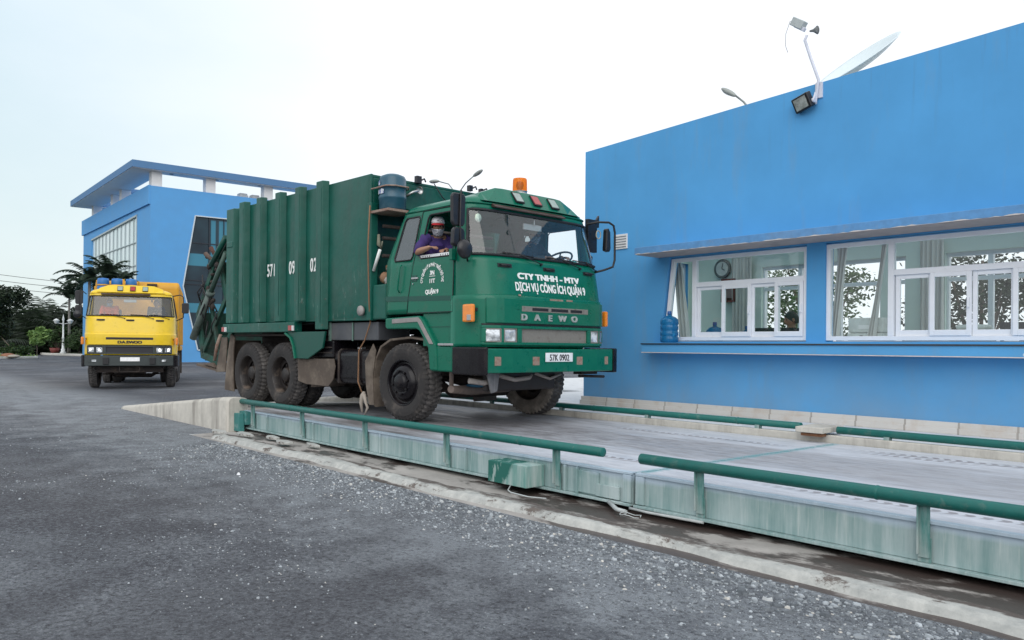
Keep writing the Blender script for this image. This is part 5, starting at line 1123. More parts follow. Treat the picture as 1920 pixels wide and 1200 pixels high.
# near mirrors
def mirror_set(T, side):
    y = side; q = M(); q.tube([(1.0, y*1.20, 2.80), (1.14, y*1.34, 2.92), (1.15, y*1.36, 2.88), (1.155, y*1.37, 2.5), (1.17, y*1.37, 2.3), (1.18, y*1.28, 2.15), (1.1, y*1.2, 2.08)], .012, 8); q.tube([(1.17, y*1.36, 2.25), (1.28, y*1.38, 2.2)], .01, 6); a = q.build('mirror_arm', rubseal, T)
    q = M(); q.prism([(-.10, .04), (-.07, 0), (.07, 0), (.10, .04), (.11, .36), (.08, .40), (-.08, .40), (-.11, .36)], 0, .05, 'yz'); q.build('mirror', blk, T, .015, loc=(1.09, y*1.375, 2.49))
    q = M(); q.prism([(-.10, .03), (-.07, 0), (.07, 0), (.10, .03), (.09, .20), (.06, .235), (-.06, .235), (-.09, .20)], 0, .06, 'yz'); q.build('mirror', blk, T, .015, loc=(1.10, y*1.385, 2.235))
    q = M(); q.lathe([(.001, -.03), (.06, -.025), (.10, -.005), (.118, .02), (.118, .03), (.11, .03), (.001, .025)], 32, axis='X'); q.v = [(-p[0], p[1], p[2]) for p in q.v]; mo = q.build('round_mirror', blk, T, loc=(1.29, y*1.388, 2.195)); return mo
mirror_set(GT, -1)
q = M(); q.box(.86, .92, -1.30, -1.235, 2.10, 2.24); q.build('mirror_bracket', gp_, GT, .006)
# far mirror loop and folded mirror
q = M(); q.tube([(1.0, 1.15, 2.80), (1.1, 1.28, 2.84), (1.2, 1.42, 2.84), (1.22, 1.50, 2.80), (1.22, 1.53, 2.7), (1.22, 1.53, 2.3), (1.22, 1.49, 2.20), (1.18, 1.36, 2.15), (1.1, 1.20, 2.10)], .016, 10); q.build('mirror_arm', rubseal, GT)
q = M(); q.prism([(1.36, 2.43), (1.44, 2.41), (1.47, 2.46), (1.46, 2.70), (1.42, 2.76), (1.38, 2.74)], 1.12, 1.20, 'yz'); q.build('mirror', blk, GT, .015)
q = M(); q.box(.90, .96, 1.235, 1.44, 2.42, 2.90); q.prism([(1.42, 2.88), (1.5, 2.98), (1.5, 2.8), (1.44, 2.78)], .91, .95, 'yz'); q.build('mirror', blk, GT, .006)
q = M(); q.tube([(.93, 1.24, 2.40), (.95, 1.34, 2.35), (.93, 1.34, 2.2), (.95, 1.24, 2.15)], .01, 6); q.build('mirror_arm', rubseal, GT)
q = M(); n_ = 20; q.tube([(1.0, 1.42+.05*math.cos(a), 2.68+.06*math.sin(a)) for a in [i*2*math.pi/n_ for i in range(n_)]], .008, 6, closed=True); q.build('wire_coil', simple('coil_wire', (.5, .46, .36), .6), GT)
# compactor body
bx = M(); hw = 1.215; n_ = 12; ribx = [(-4.96, -4.70), (-4.31, -4.08), (-3.65, -3.41), (-3.0, -2.77), (-2.35, -2.10)]
bx.prism([(-5.48, 1.40), (-.99, 1.38), (-.99, 3.47), (-5.48, 3.47)], -hw, -hw+.04); bx.prism([(-5.48, 1.40), (-.99, 1.38), (-.99, 3.47), (-5.48, 3.47)], hw-.04, hw)
bx.box(-5.48, -1.0, -hw+.04, hw-.04, 3.42, 3.465); bx.box(-5.48, -1.0, -hw+.04, hw-.04, 1.39, 1.45); bx.box(-1.04, -.99, -hw+.04, hw-.04, 3.03, 3.42)
bx.box(-1.75, -1.70, -hw+.04, hw-.04, 1.45, 3.42)
bd_ = bx.build('body', gbx, GT, .012)
# slightly dented front bay panel (bulged sheet)
q = M(); N_ = 20; vs = []
for i in range(N_+1):
    for j in range(N_+1):
        u, v = i/N_, j/N_; b = .030*(math.sin(math.pi*u)*math.sin(math.pi*v))**.6+.005*math.sin(u*9+v*4)*math.sin(v*7)*math.sin(math.pi*u); vs.append((-2.10+1.06*u, -hw-.002-b*(1 if 0 < i < N_ and 0 < j < N_ else 0), 1.42+2.02*v))
q.add(vs, [(i*(N_+1)+j, (i+1)*(N_+1)+j, (i+1)*(N_+1)+j+1, i*(N_+1)+j+1) for i in range(N_) for j in range(N_)], 0, True); q.build('side_sheet', gbx, bd_, fixn=False)
for k_, (a, b) in enumerate(ribx+[(-5.46, -5.10)]):
    for s in (-1, 1):
        q = M(); zb = 1.26 if k_ == 4 else 1.40; y0, y1 = (s*(hw-.0), s*(hw+.105)) if s > 0 else (-(hw+.105), -hw)
        dx = .035; yo = s*(hw+.105); yi = s*hw
        q.prism([(a-dx*.2, yi), (a+dx, yo), (b-dx, yo), (b+dx*.2, yi)], zb, 3.52 if k_ < 5 else 3.45, 'xy'); q.build('rib', gbx, bd_, .012)
        if k_ < 5 and s < 0: q = M(); q.cyl(((a+b)/2+.06, s*(hw+.106), zb+.1), ((a+b)/2+.06, s*(hw+.106), 3.4), .004, 6); q.build('weld_seam', gpd, bd_)
# sheets between the ribs bow outwards a little
bays = [(-5.10, -4.96), (-4.70, -4.31), (-4.08, -3.65), (-3.41, -3.0), (-2.77, -2.35)]
for a, b in bays:
    q = M(); vs = []; K = 10
    for i in range(K+1):
        for j in range(K+1): u, v = i/K, j/K; vs.append((a+(b-a)*u, -hw-.002-.022*math.sin(math.pi*u)*math.sin(math.pi*v)**.5, 1.42+2.02*v))
    q.add(vs, [(i*(K+1)+j, (i+1)*(K+1)+j, (i+1)*(K+1)+j+1, i*(K+1)+j+1) for i in range(K) for j in range(K)], 0, True); q.build('side_sheet', gbx, bd_, fixn=False)
for s, xx_, sc_ in (('571', -3.86, .62), ('09', -3.17, .62), ('02', -2.50, .62)):
    text('body_number', s, .29, whitep, bd_, mapf=lambda a, b, c, xx_=xx_: Vector((xx_+a, -hw-.030-c, 2.17+b)), bold=.007, sx=sc_, space=1.15)
q = M(); q.box(-5.40, -5.15, -1.33, -1.20, 2.75, 2.87); q.build('cross_piece', gbx, bd_, .02)
# white pump/flaking scars, lamp on the lower corner
q = M(); q.lathe([(.001, -.02), (.07, -.02), (.075, 0), (.06, .03), (.001, .05)], 20, axis='Y'); q.build('work_lamp', simple('lamp_grey', (.30, .28, .27), .5), bd_, loc=(-1.14, -1.27, 1.52))
# side rail above the rear wheels
for s in (-1, 1):
    y0, y1 = (-1.335, -1.19) if s < 0 else (1.19, 1.335)
    q = M(); q.box(-5.52, -2.93, y0, y1, 1.23, 1.385); rl = q.build('side_rail', gbx, GT, .01)
    for x in (-5.50, -3.07):
        q = M(); ya_, yb_ = (-1.365, -1.336) if s < 0 else (1.336, 1.365); q.box(x, x+.12, ya_, yb_, 1.25, 1.33); q.build('side_marker', redl, rl, .004); q = M(); q.box(x+.122, x+.15, ya_, yb_, 1.25, 1.33); q.build('reflector', plm, rl)
    q = M(); q.prism([(-3.2, 1.23), (-2.05, 1.23), (-2.12, .98), (-2.55, .81), (-2.93, .81), (-3.02, 1.0)], y0+.03, y1-.08); q.build('gusset', gpd, GT, .006)
    q = M(); q.prism([(-3.22, 1.225), (-3.05, 1.15), (-2.96, 1.0), (-2.90, .81), (-2.93, .81), (-2.99, 1.0), (-3.08, 1.13), (-3.25, 1.20)], y0, y1-.02); q.build('arch_lip', gp_, GT, .004)
    q = M(); yi0, yi1 = (-1.19, -.55) if s < 0 else (.55, 1.19); q.box(-5.45, -3.0, yi0, yi1, 1.17, 1.20); q.box(-5.45, -3.0, min(s*.60, s*.55), max(s*.60, s*.55), .95, 1.38); q.build('inner_mudguard', frm, GT)
    # rear mud flap, curved
    q = M(); pts = [(-5.44, 1.22), (-5.52, 1.0), (-5.62, .6), (-5.68, .19), (-5.30, .17), (-5.34, .5), (-5.33, .9), (-5.28, 1.15)]
    q.prism(pts, -1.22 if s < 0 else 1.19, -1.19 if s < 0 else 1.22); q.prism([(-5.64, .19), (-5.67, .19), (-5.50, 1.1), (-5.47, 1.1)], *((-1.19, -.6) if s < 0 else (.6, 1.19))); q.build('mud_flap', mudf, GT, .01)
    q = M(); ya_, yb_ = (-1.2, -.62) if s < 0 else (.62, 1.2)
    vs = []; K = 10
    for i in range(K+1):
        for j in range(7): v = i/K; vs.append((-2.55+.10*math.sin(v*2.4)+.03*math.sin(j*1.3+v*5)-.12*v, ya_+(yb_-ya_)*j/6, .82-.45*v))
    q.add(vs, [(i*7+j, i*7+j+1, (i+1)*7+j+1, (i+1)*7+j) for i in range(K) for j in range(6)], 0, True); fl_ = q.build('mud_flap', mudf, GT, fixn=False); sd_ = fl_.modifiers.new('t', 'SOLIDIFY'); sd_.thickness = .012
q = M(); q.prism([(-2.98, .80), (-1.90, .82), (-1.86, .70), (-1.92, .50), (-2.05, .40), (-2.70, .41), (-2.95, .45)], -1.24, -1.225); q.build('mud_flap', mudf, GT, .004)
q = M(); q.box(-2.55, -1.98, -1.2, -.75, .83, 1.09); q.build('valve_box', blkp, GT, .02)
for i, z in enumerate((.90, .98)): q = M(); q.box(-2.54, -2.0, -1.212, -1.2, z, z+.02); q.build('box_strap', frm, GT)
for a, b in ((-2.13, -1.52), (-1.48, -.86)): q = M(); q.box(a, b, -1.16, -.6, 1.10, 1.36); q.build('battery_box', simple('dusty_dark_box', (.07, .075, .085), .6, dirt=(.13, .13, .13), amt=.5, sc=4), GT, .01)
q = M(); q.box(-2.15, -2.10, -1.18, -1.16, 1.08, 1.37); q.box(-1.51, -1.49, -1.175, -1.16, 1.09, 1.36); q.build('box_frame', simple('pale_green_edge', (.12, .20, .17), .6), GT)
# fuel tank
q = M(); q.prism([(-1.14, .48), (-1.10, .46), (-.72, .46), (-.66, .52), (-.66, .90), (-.72, .96), (-1.12, .96), (-1.17, .90), (-1.17, .52)], -2.0, -1.08, 'yz'); tk = q.build('fuel_tank', blkp, GT, .03)
for x in (-1.86, -1.32): q = M(); q.prism([(-1.185, .46), (-1.10, .445), (-.66, .44), (-.64, .52), (-.64, .92), (-.70, .975), (-1.13, .975), (-1.185, .92)], x-.02, x+.02, 'yz'); q.build('tank_strap', frm, tk, .004)
q = M(); q.cyl((-1.6, -.95, .96), (-1.6, -.95, 1.0), .06, 16); q.build('tank_cap', chrome, tk)
# front inner mudguard with flap, hanging rag, loose rope
for s in (-1, 1):
    q = M(); vs = []; arc_ = [(-.92+.0, .18), (-.93, .35), (-.95, .6), (-.90, .85), (-.78, 1.02), (-.55, 1.12), (-.1, 1.15), (.2, 1.12)]
    pts = arc_+[(a+.02, b-.03) for a, b in arc_][::-1]; q.prism(pts, *((-1.18, -.68) if s < 0 else (.68, 1.18))); q.build('inner_mudguard', mudf, GT, .008)
q = M(); q.prism([(-1.13, .80), (-.93, 1.05), (-.86, .95), (-.93, .6), (-.90, .18), (-1.02, .18), (-1.10, .45)], -1.20, -1.185); q.build('mud_flap', mudf, GT, .004)
q = M(); q.tube([(-1.14, -1.2, .36), (-1.16, -1.21, .30), (-1.20, -1.21, .2), (-1.17, -1.21, .06)], [.02, .04, .03, .012], 8); q.tube([(-1.14, -1.2, .32), (-1.09, -1.21, .22), (-1.05, -1.2, .14), (-1.12, -1.2, .03)], [.03, .022, .02, .01], 8); q.build('rag', simple('rag_cloth', (.33, .29, .25), .95), GT)
q = M(); q.tube([(-.93, -1.27, 3.0), (-.96, -1.28, 2.4), (-.93, -1.27, 1.6), (-1.0, -1.2, 1.35), (-1.15, -1.19, 1.1), (-1.30, -1.19, .95), (-1.30, -1.2, .5), (-1.2, -1.2, .35)], .010, 6); q.build('rope', simple('rope_brown', (.24, .13, .07), .9), GT)
# gap between body and cab
q = M(); q.box(-1.03, -.93, -1.25, -1.13, 1.38, 3.05); q.box(-1.03, -.93, 1.13, 1.25, 1.38, 3.05); q.box(-1.03, -.93, -1.13, 1.13, 1.40, 1.52); q.build('front_frame', gbx, GT, .01)
q = M(); q.box(-.92, -.60, -1.22, -.75, 1.39, 1.88); q.build('oil_tank', gbx, GT, .02)
q = M()
for z in (2.72, 2.55, 2.3): q.tube([(-.85, -1.1, z), (-.85, 1.0, z+.03)], .025, 8)
q.box(-.90, -.75, -.9, .9, 2.05, 2.2); q.tube([(-.8, -1.1, 2.0), (-.75, -.6, 2.3), (-.8, 0, 2.5)], .02, 8); q.build('hydraulic_pipes', frm, GT)
q = M(); q.cyl((-.90, -1.22, 2.08), (-.72, -1.24, 2.36), .022, 10); q.build('white_tube', whitep, GT)
for i, (x, y, z, r_) in enumerate(((-.78, -1.1, 1.98, .09), (-.70, -1.05, 2.10, .08), (-.82, -1.0, 2.13, .07), (-.68, -1.13, 1.93, .06))):
    q = M(); q.sphere((x, y, z), (r_, r_*.8, r_*.9), 12, 8); rr_ = random.Random(i); q.v = [(a+rr_.uniform(-.012, .012), b+rr_.uniform(-.012, .012), c+rr_.uniform(-.012, .012)) for a, b, c in q.v]; q.build('stuffed_bag', simple('bag', (.35, .33, .30) if i % 2 else (.25, .14, .08), .8), GT)
q = M(); q.tube([(-.9, -1.14, 2.60), (-.88, -1.15, 2.45), (-.86, -1.12, 2.40), (-.82, -1.13, 2.5)], [.02, .03, .012, .01], 7); q.build('rag', simple('rag_cloth_dark', (.2, .2, .15), .95), GT)
# blue barrel lashed to the body front
bp_ = simple('faded_blue_plastic', (.02, .085, .13), .35, dirt=(.10, .17, .2), amt=.3, sc=4)
q = M(); q.lathe([(.001, 0), (.17, 0), (.19, .02), (.19, .15), (.197, .16), (.197, .19), (.19, .20), (.19, .30), (.197, .31), (.197, .34), (.19, .35), (.19, .44), (.17, .48), (.10, .51), (.001, .515)], 32); ba = q.build('water_barrel', bp_, GT, loc=(-.74, -1.02, 2.93))
q = M(); q.prism([(-.12, 0), (.12, 0), (.10, .035), (.12, .07), (-.10, .07), (-.12, .03)], 0, .004, 'xz'); 
q = M()
for z, w0, w1 in ((.345, 3.6, 4.6), (.22, 3.4, 5.0)):
    vs = []
    for i in range(9): a = w0+(w1-w0)*i/8; vs += [(.199*math.cos(a), .199*math.sin(a), z), (.199*math.cos(a), .199*math.sin(a), z+.06+.01*math.sin(i*2))]
    q.add(vs, [(2*i, 2*i+2, 2*i+3, 2*i+1) for i in range(8)])
def m_lab():
    t = NT('torn_label'); c = t.mix(t.ramp(t.noise(16, 4, .7), .45, .55), (.62, .66, .70), (.10, .14, .35)); c = t.mix(t.ramp(t.noise(9, 3, .6), .6, .66), c, (.45, .12, .10)); return t.pbr(c, .5)
q.build('torn_label', m_lab(), ba, fixn=False)
q = M(); q.box(-.96, -.52, -1.25, -.80, 2.89, 2.925); q.box(-.96, -.945, -.82, -.80, 2.93, 3.32); q.tube([(-.96, -1.23, 3.24), (-.85, -1.23, 3.24), (-.62, -1.22, 3.25), (-.53, -1.12, 3.25), (-.53, -.9, 3.25), (-.65, -.81, 3.25), (-.95, -.81, 3.25)], .012, 6); q.build('barrel_rack', rustpatch, GT, .004)
# bits on the top edge
for y, z, s_ in ((-.40, 3.46, .09), (.62, 3.49, .07), (.85, 3.49, .05)):
    q = M(); q.box(-1.0, -.93, y-s_/2, y+s_/2, z-.02, z+s_); q.tube([(-.95, y+.04, z+.03), (-.93, y+.09, z+.06), (-.95, y+.13, z+.02)], .014, 6); q.build('roof_fitting', blk, bd_, .004)
q = M(); q.tube([(-.96, -.1, 3.48), (-.95, .05, 3.3), (-.93, .25, 3.15), (-.8, .5, 3.05)], .008, 6); q.build('rope', rubseal, GT)
q = M(); q.tube([(-.96, -.62, 3.22), (-.90, -.55, 3.28), (-.88, -.45, 3.32)], .02, 8); q.lathe([(.001, 0), (.05, 0), (.06, .03)], 14, axis='X', o=(-.92, -.42, 3.33)); q.build('work_lamp', chrome, GT)
# tailgate hopper
tg = M()
for s in (-1, 1):
    y0, y1 = s*1.10-.03, s*1.10+.03
    P_ = [(-5.50, 3.32), (-5.62, 3.22), (-6.40, 2.66), (-7.20, 1.60), (-6.95, .75), (-6.20, .62), (-5.62, 1.15), (-5.50, 1.4)]
    tg.prism([(-5.50, 3.32), (-5.64, 3.20), (-5.62, 1.15), (-5.50, 1.4)], y0, y1)
    tg.prism([(-5.64, 3.20), (-6.42, 2.64), (-6.36, 2.50), (-5.64, 3.02)], y0, y1); tg.prism([(-6.42, 2.64), (-7.20, 1.62), (-7.06, 1.60), (-6.36, 2.50)], y0, y1)
    tg.prism([(-7.20, 1.62), (-6.95, .75), (-6.80, .80), (-7.06, 1.60)], y0, y1); tg.prism([(-6.95, .75), (-6.20, .62), (-6.22, .74), (-6.80, .85)], y0, y1); tg.prism([(-6.20, .62), (-5.62, 1.15), (-5.63, 1.32), (-6.22, .78)], y0, y1)
    tg.bar((-5.66, s*1.10, 2.1), (-6.9, s*1.10, .86), .06, .10); tg.bar((-6.1, s*1.10, .7), (-6.6, s*1.10, 1.9), .055, .09); tg.bar((-5.70, s*1.10, 1.7), (-6.25, s*1.10, 2.72), .05, .08)
tg.box(-7.18, -7.1, -1.07, 1.07, 1.2, 1.65); tg.box(-6.9, -5.6, -1.07, 1.07, .70, .76); tg.prism([(-5.62, 3.2), (-6.3, 2.7), (-6.28, 2.65), (-5.62, 3.12)], -1.07, 1.07); tg.prism([(-6.3, 2.6), (-5.8, 1.6), (-5.9, 1.55), (-6.38, 2.6)], -1.07, 1.07); tg.prism([(-7.1, 1.2), (-6.9, .76), (-6.8, .76), (-7.02, 1.2)], -1.07, 1.07)
tgo = tg.build('tailgate', simple('grimy_green', (.006, .075, .052), .6, dirt=(.035, .03, .025), amt=.75, sc=2.5, bump=.3), GT, .008)
for s in (-1, 1):
    q = M(); q.cyl((-5.72, s*1.19, 2.72), (-6.42, s*1.19, 1.95), .045, 14); c1_ = q.build('cylinder_rod', simple('grey_green_rod', (.05, .10, .08), .5), tgo)
    q = M(); q.cyl((-6.38, s*1.20, 1.98), (-7.15, s*1.20, 1.14), .068, 16); q.cyl((-6.34, s*1.20, 2.02), (-6.40, s*1.20, 1.96), .08, 16); q.build('hydraulic_cylinder', simple('grey_green_cyl', (.10, .14, .125), .5, dirt=(.04, .035, .03), amt=.45, sc=6), tgo)
    q = M(); q.cyl((-5.72, s*1.20, 3.0), (-6.35, s*1.20, 2.52), .05, 12); q.build('cylinder_rod', gpd, tgo)
q = M(); rr_ = random.Random(7)
for i in range(16):
    a = Vector((rr_.uniform(-6.9, -6.1), -1.16+rr_.uniform(-.05, .05), rr_.uniform(1.3, 2.7))); b = a+Vector((rr_.uniform(-.25, .25), rr_.uniform(-.05, .05), rr_.uniform(-.5, -.1))); mid = (a+b)/2+Vector((rr_.uniform(-.15, .15), -.04, 0)); q.tube([a, mid, b], .014, 6)
q.build('hoses', rubseal, tgo)
q = M()
for i in range(14):
    c_ = Vector((rr_.uniform(-6.6, -6.1), -1.17, rr_.uniform(1.7, 2.75))); q.sphere(c_, (rr_.uniform(.03, .08), .04, rr_.uniform(.03, .07)), 8, 6)
q.build('greasy_joints', frm, tgo)
for i, (a, b, c_) in enumerate((((-6.35, -1.15, 2.60), (-6.60, -1.2, 2.76), (.10, .07, .055)), ((-6.28, -1.15, 2.70), (-6.40, -1.18, 2.86), (.09, .04, .03)))):
    q = M(); q.tube([a, b], [.03, .045], 8); q.build('rubbish_scrap', simple('scrap', c_, .9), tgo)
q = M(); q.prism([(-7.1, .60), (-6.1, .50), (-6.1, .55), (-7.1, .64)], -1.15, 1.15); q.prism([(-6.75, .64), (-6.2, .58), (-6.3, .67)], -1.18, -.9); q.build('rear_step', simple('step_wood', (.12, .09, .07), .9), tgo, .005)
q = M(); q.prism([(-5.86, 1.15), (-5.62, 1.15), (-5.70, .52), (-6.10, .50)], -1.2, -1.18); q.prism([(-5.86, 1.15), (-5.62, 1.15), (-5.70, .52), (-6.10, .50)], 1.18, 1.2); q.build('mud_flap', mudf, GT, .004)
q = M(); q.tube([(-5.9, -1.2, 1.2), (-6.0, -1.22, 1.0), (-6.15, -1.2, .72)], [.03, .035, .03], 8); q.build('hanging_bar', rustpatch, tgo)
# under the bumper
q = M(); q.box(1.12, 1.20, -.95, .30, .46, .70); q.build('radiator_guard', simple('black_guard', (.018, .014, .014), .6), GT, .02)
q = M(); q.prism([(-1.02, .70), (-.80, .70), (-.84, .46), (-.94, .44)], 1.25, 1.28, 'yz'); q.build('torn_flap', simple('worn_rubber', (.16, .16, .17), .7, dirt=(.35, .35, .35), amt=.5, sc=14, streak=True), GT, .01)
q = M(); q.tube([(1.15, -1.2, .60), (1.2, -1.0, .57), (1.2, -.85, .60), (1.18, -.8, .68)], .035, 10); q.tube([(1.2, -.75, .66), (1.24, -.5, .60), (1.2, -.2, .62), (1.15, -.1, .68)], .03, 8); q.tube([(1.2, -.1, .68), (1.24, .15, .60), (1.2, .4, .66)], .022, 8); q.build('tow_bracket', simple('dusty_steel', (.30, .27, .25), .8, dirt=(.12, .09, .08), amt=.4, sc=10), GT)
q = M(); q.tube([(.5, -.95, .46), (.3, -.4, .42), (.25, .3, .44), (.1, .75, .5)], [.05, .07, .07, .06], 10); q.tube([(.45, -.9, .50), (.45, -.9, .80)], .03, 8); q.build('steering_gear', simple('dusty_axle', (.24, .19, .165), .85, dirt=(.09, .06, .05), amt=.4, sc=8), GT)
q = M(); q.box(.95, 1.10, .95, 1.30, .64, .70); q.tube([(1.1, .9, .62), (1.1, 1.45, .60)], .02, 8); q.build('side_bracket', frm, GT)
q = M(); q.sphere((.5, -.5, .50), (.16, .14, .03), 14, 8); q.build('drip_tray', simple('blue_pan', (.03, .14, .25), .4), GT)

# the men in the green cab (they sit inside: things of their own)
def tw(x, y, z):
    c, s = math.cos(ya), math.sin(ya); return (TP.x+c*x-s*y, TP.y+s*x+c*y, TP.z+z)
purple = simple('purple_cloth', (.045, .025, .13), .9, var=.2, sc=6); greyc = simple('grey_blue_cloth', (.05, .065, .08), .9)
person(tw(.05, -.87, 1.99), ya, 'man in white cap, plaid mask and purple shirt leaning out of the green truck', (.20, -.12, .62), R(-38), R(8), purple, [(.33, .0, .26), (.50, -.22, .28), (.3, -1, -.1), (0, 0, 1), .8], [(.10, -.38, .27), (.40, -.42, .30), (1, .15, .05), (0, -.2, 1), .92], hat='cap', mask=plaid, curl=.6)
person(tw(.24, .60, 2.02), ya, 'driver in a beige hat and plaid mask behind the green truck windscreen', (.22, .04, .64), R(-25), R(10), greyc, [(.35, .30, .22), (.60, .22, .28), (1, -.1, .1), (0, 0, 1), 1.1], [(.33, -.30, .20), (.58, -.10, .26), (1, .2, .1), (0, 0, 1), 1.1], hat='bucket', mask=plaid, curl=.8)
# ---------------------------------------------------------------- yellow truck waiting on the yard
yy_ = R(-20); YP = Vector((-26.6, 7.5, 0))
YT = empty('garbage_truck', YP, 'yellow garbage truck facing the camera with its headlights shining, behind the ramp', 'garbage truck', yy_)
yp = simple('yellow_cab_paint', (.76, .52, .010), .35, dirt=(.35, .24, .05), amt=.12, sc=3, coat=.2, var=.05); ypd = simple('dark_yellow_paint', (.35, .2, .01), .5)
ybx = simple('yellow_body_paint', (.60, .30, .012), .5, dirt=(.22, .12, .04), amt=.35, sc=2)
dg_ = simple('dark_grey_plastic', (.035, .045, .045), .5)
shell2, flap2 = cab(YT, yp, True, [(c, -.27+.108*i) for i, c in enumerate('DAEWOO')], ('', simple('plate_blank', (.92, .93, .93), .4), dg_), False, dg_, simple('dark_mesh', (.02, .02, .025), .6), dg_, ypd, simple('badge_black', (.015, .015, .015), .4))
chassis(YT, -5.5)
for x in (0, -3.42, -4.68):
    for s in (-1, 1): wheel(YT, x, s*1.2, s, dual=x < -1, deep=x < -1, rim_m=rimd)
lampl = NT('lit_headlamp'); lampl.pbr((.9, .9, .9), .2, emit=((1, .98, .95), 6.))
for yy in (-1.03, -.80, .80, 1.03):
    q = M(); q.sphere((front(yy, 1.165)+.030, yy, 1.165), (.01, .042 if yy > 0 else .028, .04 if yy > 0 else .025), 12, 8); q.build('lit_bulb', lampl.m, YT)
for yy in (-.93, .93): q = M(); q.box(1.51, 1.525, yy-.06, yy+.06, .82, .88); q.build('fog_light', headm, YT, .005)
for yy in (-.62, .62): q = M(); q.box(1.52, 1.55, yy-.08, yy+.08, .74, .94); q.build('tow_cover', rubseal, YT, .01)
q = M(); q.tube([(1.45, -.28, .70), (1.5, -.25, .52), (1.5, .25, .52), (1.45, .28, .70)], .015, 8); q.box(1.1, 1.2, -.9, .9, .5, .7); q.build('under_guard', frm, YT)
q = M(); q.prism([(-6.2, 1.3), (-1.0, 1.3), (-1.0, 3.22), (-1.1, 3.36), (-6.2, 3.36)], -1.2, 1.26); yb = q.build('body', ybx, YT, .06)
for x in (-1.6, -2.5, -3.4, -4.3, -5.2):
    for s in (-1, 1): q = M(); q.box(x-.08, x+.08, min(s*1.19, s*1.29), max(s*1.19, s*1.29), 1.3, 3.2); q.build('rib', ybx, yb, .02)
q = M(); q.prism([(-6.2, 3.2), (-7.2, 2.4), (-7.4, 1.3), (-6.8, .8), (-6.2, 1.0)], -1.15, 1.15); q.build('tailgate', ybx, YT, .03)
for s in (-1, 1): q = M(); q.box(-5.5, -2.7, min(s*1.05, s*1.27), max(s*1.05, s*1.27), 1.12, 1.28); q.build('side_rail', ybx, YT, .02); q = M(); q.box(-5.55, -5.5, min(s*.7, s*1.25), max(s*.7, s*1.25), .25, 1.15); q.build('mud_flap', mudf, YT)
q = M(); q.cyl((-.98, .45, 3.25), (-.98, .45, 2.7), .02, 8); q.box(-1.02, -.94, .3, .6, 3.22, 3.29); q.build('body_fitting', frm, yb)
q = M(); q.cyl((-1.5, -.3, 3.27), (-1.5, -.3, 3.33), .12, 14); q.cyl((-1.3, -1.0, 3.3), (-1.3, -.85, 3.4), .05, 10); q.build('body_fitting', frm, yb)
bl2 = simple('bright_blue_plastic', (.015, .14, .42), .35)
for i, (yy, s) in enumerate(((-.95, 1), (-.55, 1), (-.15, .95))):
    q = M(); q.lathe([(.001, 0), (.155, 0), (.175, .03), (.175, .16), (.165, .175), (.175, .19), (.175, .36), (.15, .42), (.001, .44)], 24); q.v = [(a*s, b*s, c) for a, b, c in q.v]; ba_ = q.build('water_drum', bl2, YT, loc=(-.78, yy, 2.98))
    q = M(); q.lathe([(.178, .19), (.182, .19), (.182, .23), (.178, .23)], 24); q.build('strap', ybx, ba_)
q = M(); q.box(-.98, -.6, -1.15, .06, 2.94, 2.98); q.box(-.98, -.95, -1.17, -1.12, 2.9, 3.36); q.box(-.58, -.55, -.38, -.32, 2.9, 3.38); q.box(-.98, -.95, .03, .08, 2.9, 3.36); q.build('drum_rack', ybx, YT, .006)
mirror_set(YT, -1)
q = M(); q.tube([(1.0, 1.15, 2.80), (1.1, 1.34, 2.84), (1.15, 1.44, 2.78), (1.16, 1.46, 2.5), (1.15, 1.44, 2.15), (1.1, 1.25, 2.05)], .016, 8); q.build('mirror_arm', rubseal, YT)
q = M(); q.prism([(-.10, .03), (-.07, 0), (.07, 0), (.10, .03), (.10, .29), (.07, .32), (-.07, .32), (-.10, .29)], 0, .06, 'yz'); q.build('mirror', blk, YT, .015, loc=(1.13, 1.50, 2.28))
def yw(x, y, z):
    c, s = math.cos(yy_), math.sin(yy_); return (YP.x+c*x-s*y, YP.y+s*x+c*y, YP.z+z)
person(yw(.15, -.65, 1.98), yy_, 'man in an orange safety vest sitting in the passenger side of the yellow truck', (.15, 0, .62), 0, 0, simple('orange_vest', (.85, .10, .03), .8), [(.25, .2, .15), (.5, .1, .15), (1, 0, 0), (0, 0, 1), .6], [(.25, -.25, .15), (.5, -.1, .15), (1, 0, 0), (0, 0, 1), .6], mask=simple('blue_mask', (.25, .4, .5), .8), legs=False)
person(yw(.15, .65, 1.98), yy_, 'driver in dark clothes behind the steering wheel of the yellow truck', (.15, 0, .62), 0, 0, simple('dark_shirt', (.02, .022, .03), .9), [(.3, .2, .2), (.55, .1, .3), (1, 0, 0), (0, 0, 1), 1.1], [(.3, -.2, .2), (.55, -.05, .3), (1, 0, 0), (0, 0, 1), 1.1], legs=False)
# woman in the office
person((-6.22, 10.85, 1.13), R(-118), 'dark haired woman sitting inside at the right end of the left window', (.05, 0, .66), R(-8), R(8), simple('dark_blouse', (.02, .02, .045), .9), [(.2, .2, .15), (.42, .08, .13), (1, 0, 0), (0, 0, 1), 1.1], [(.2, -.2, .15), (.42, -.05, .13), (1, 0, 0), (0, 0, 1), 1.1])
e = empty('office_chair', (-6.24, 10.87, .52), 'black office chair the woman sits on', 'chair', R(-150))
q = M(); q.box(-.22, .25, -.22, .22, .44, .50); q.build('seat', blk, e, .03); q = M(); q.box(-.30, -.24, -.2, .2, .6, 1.0); q.build('backrest', blk, e, .03); q = M(); q.cyl((0, 0, .04), (0, 0, .45), .03, 10)
for i in range(5): a = i*1.257; q.bar((0, 0, .06), (.28*math.cos(a), .28*math.sin(a), .03), .03)
q.build('base', blk, e)
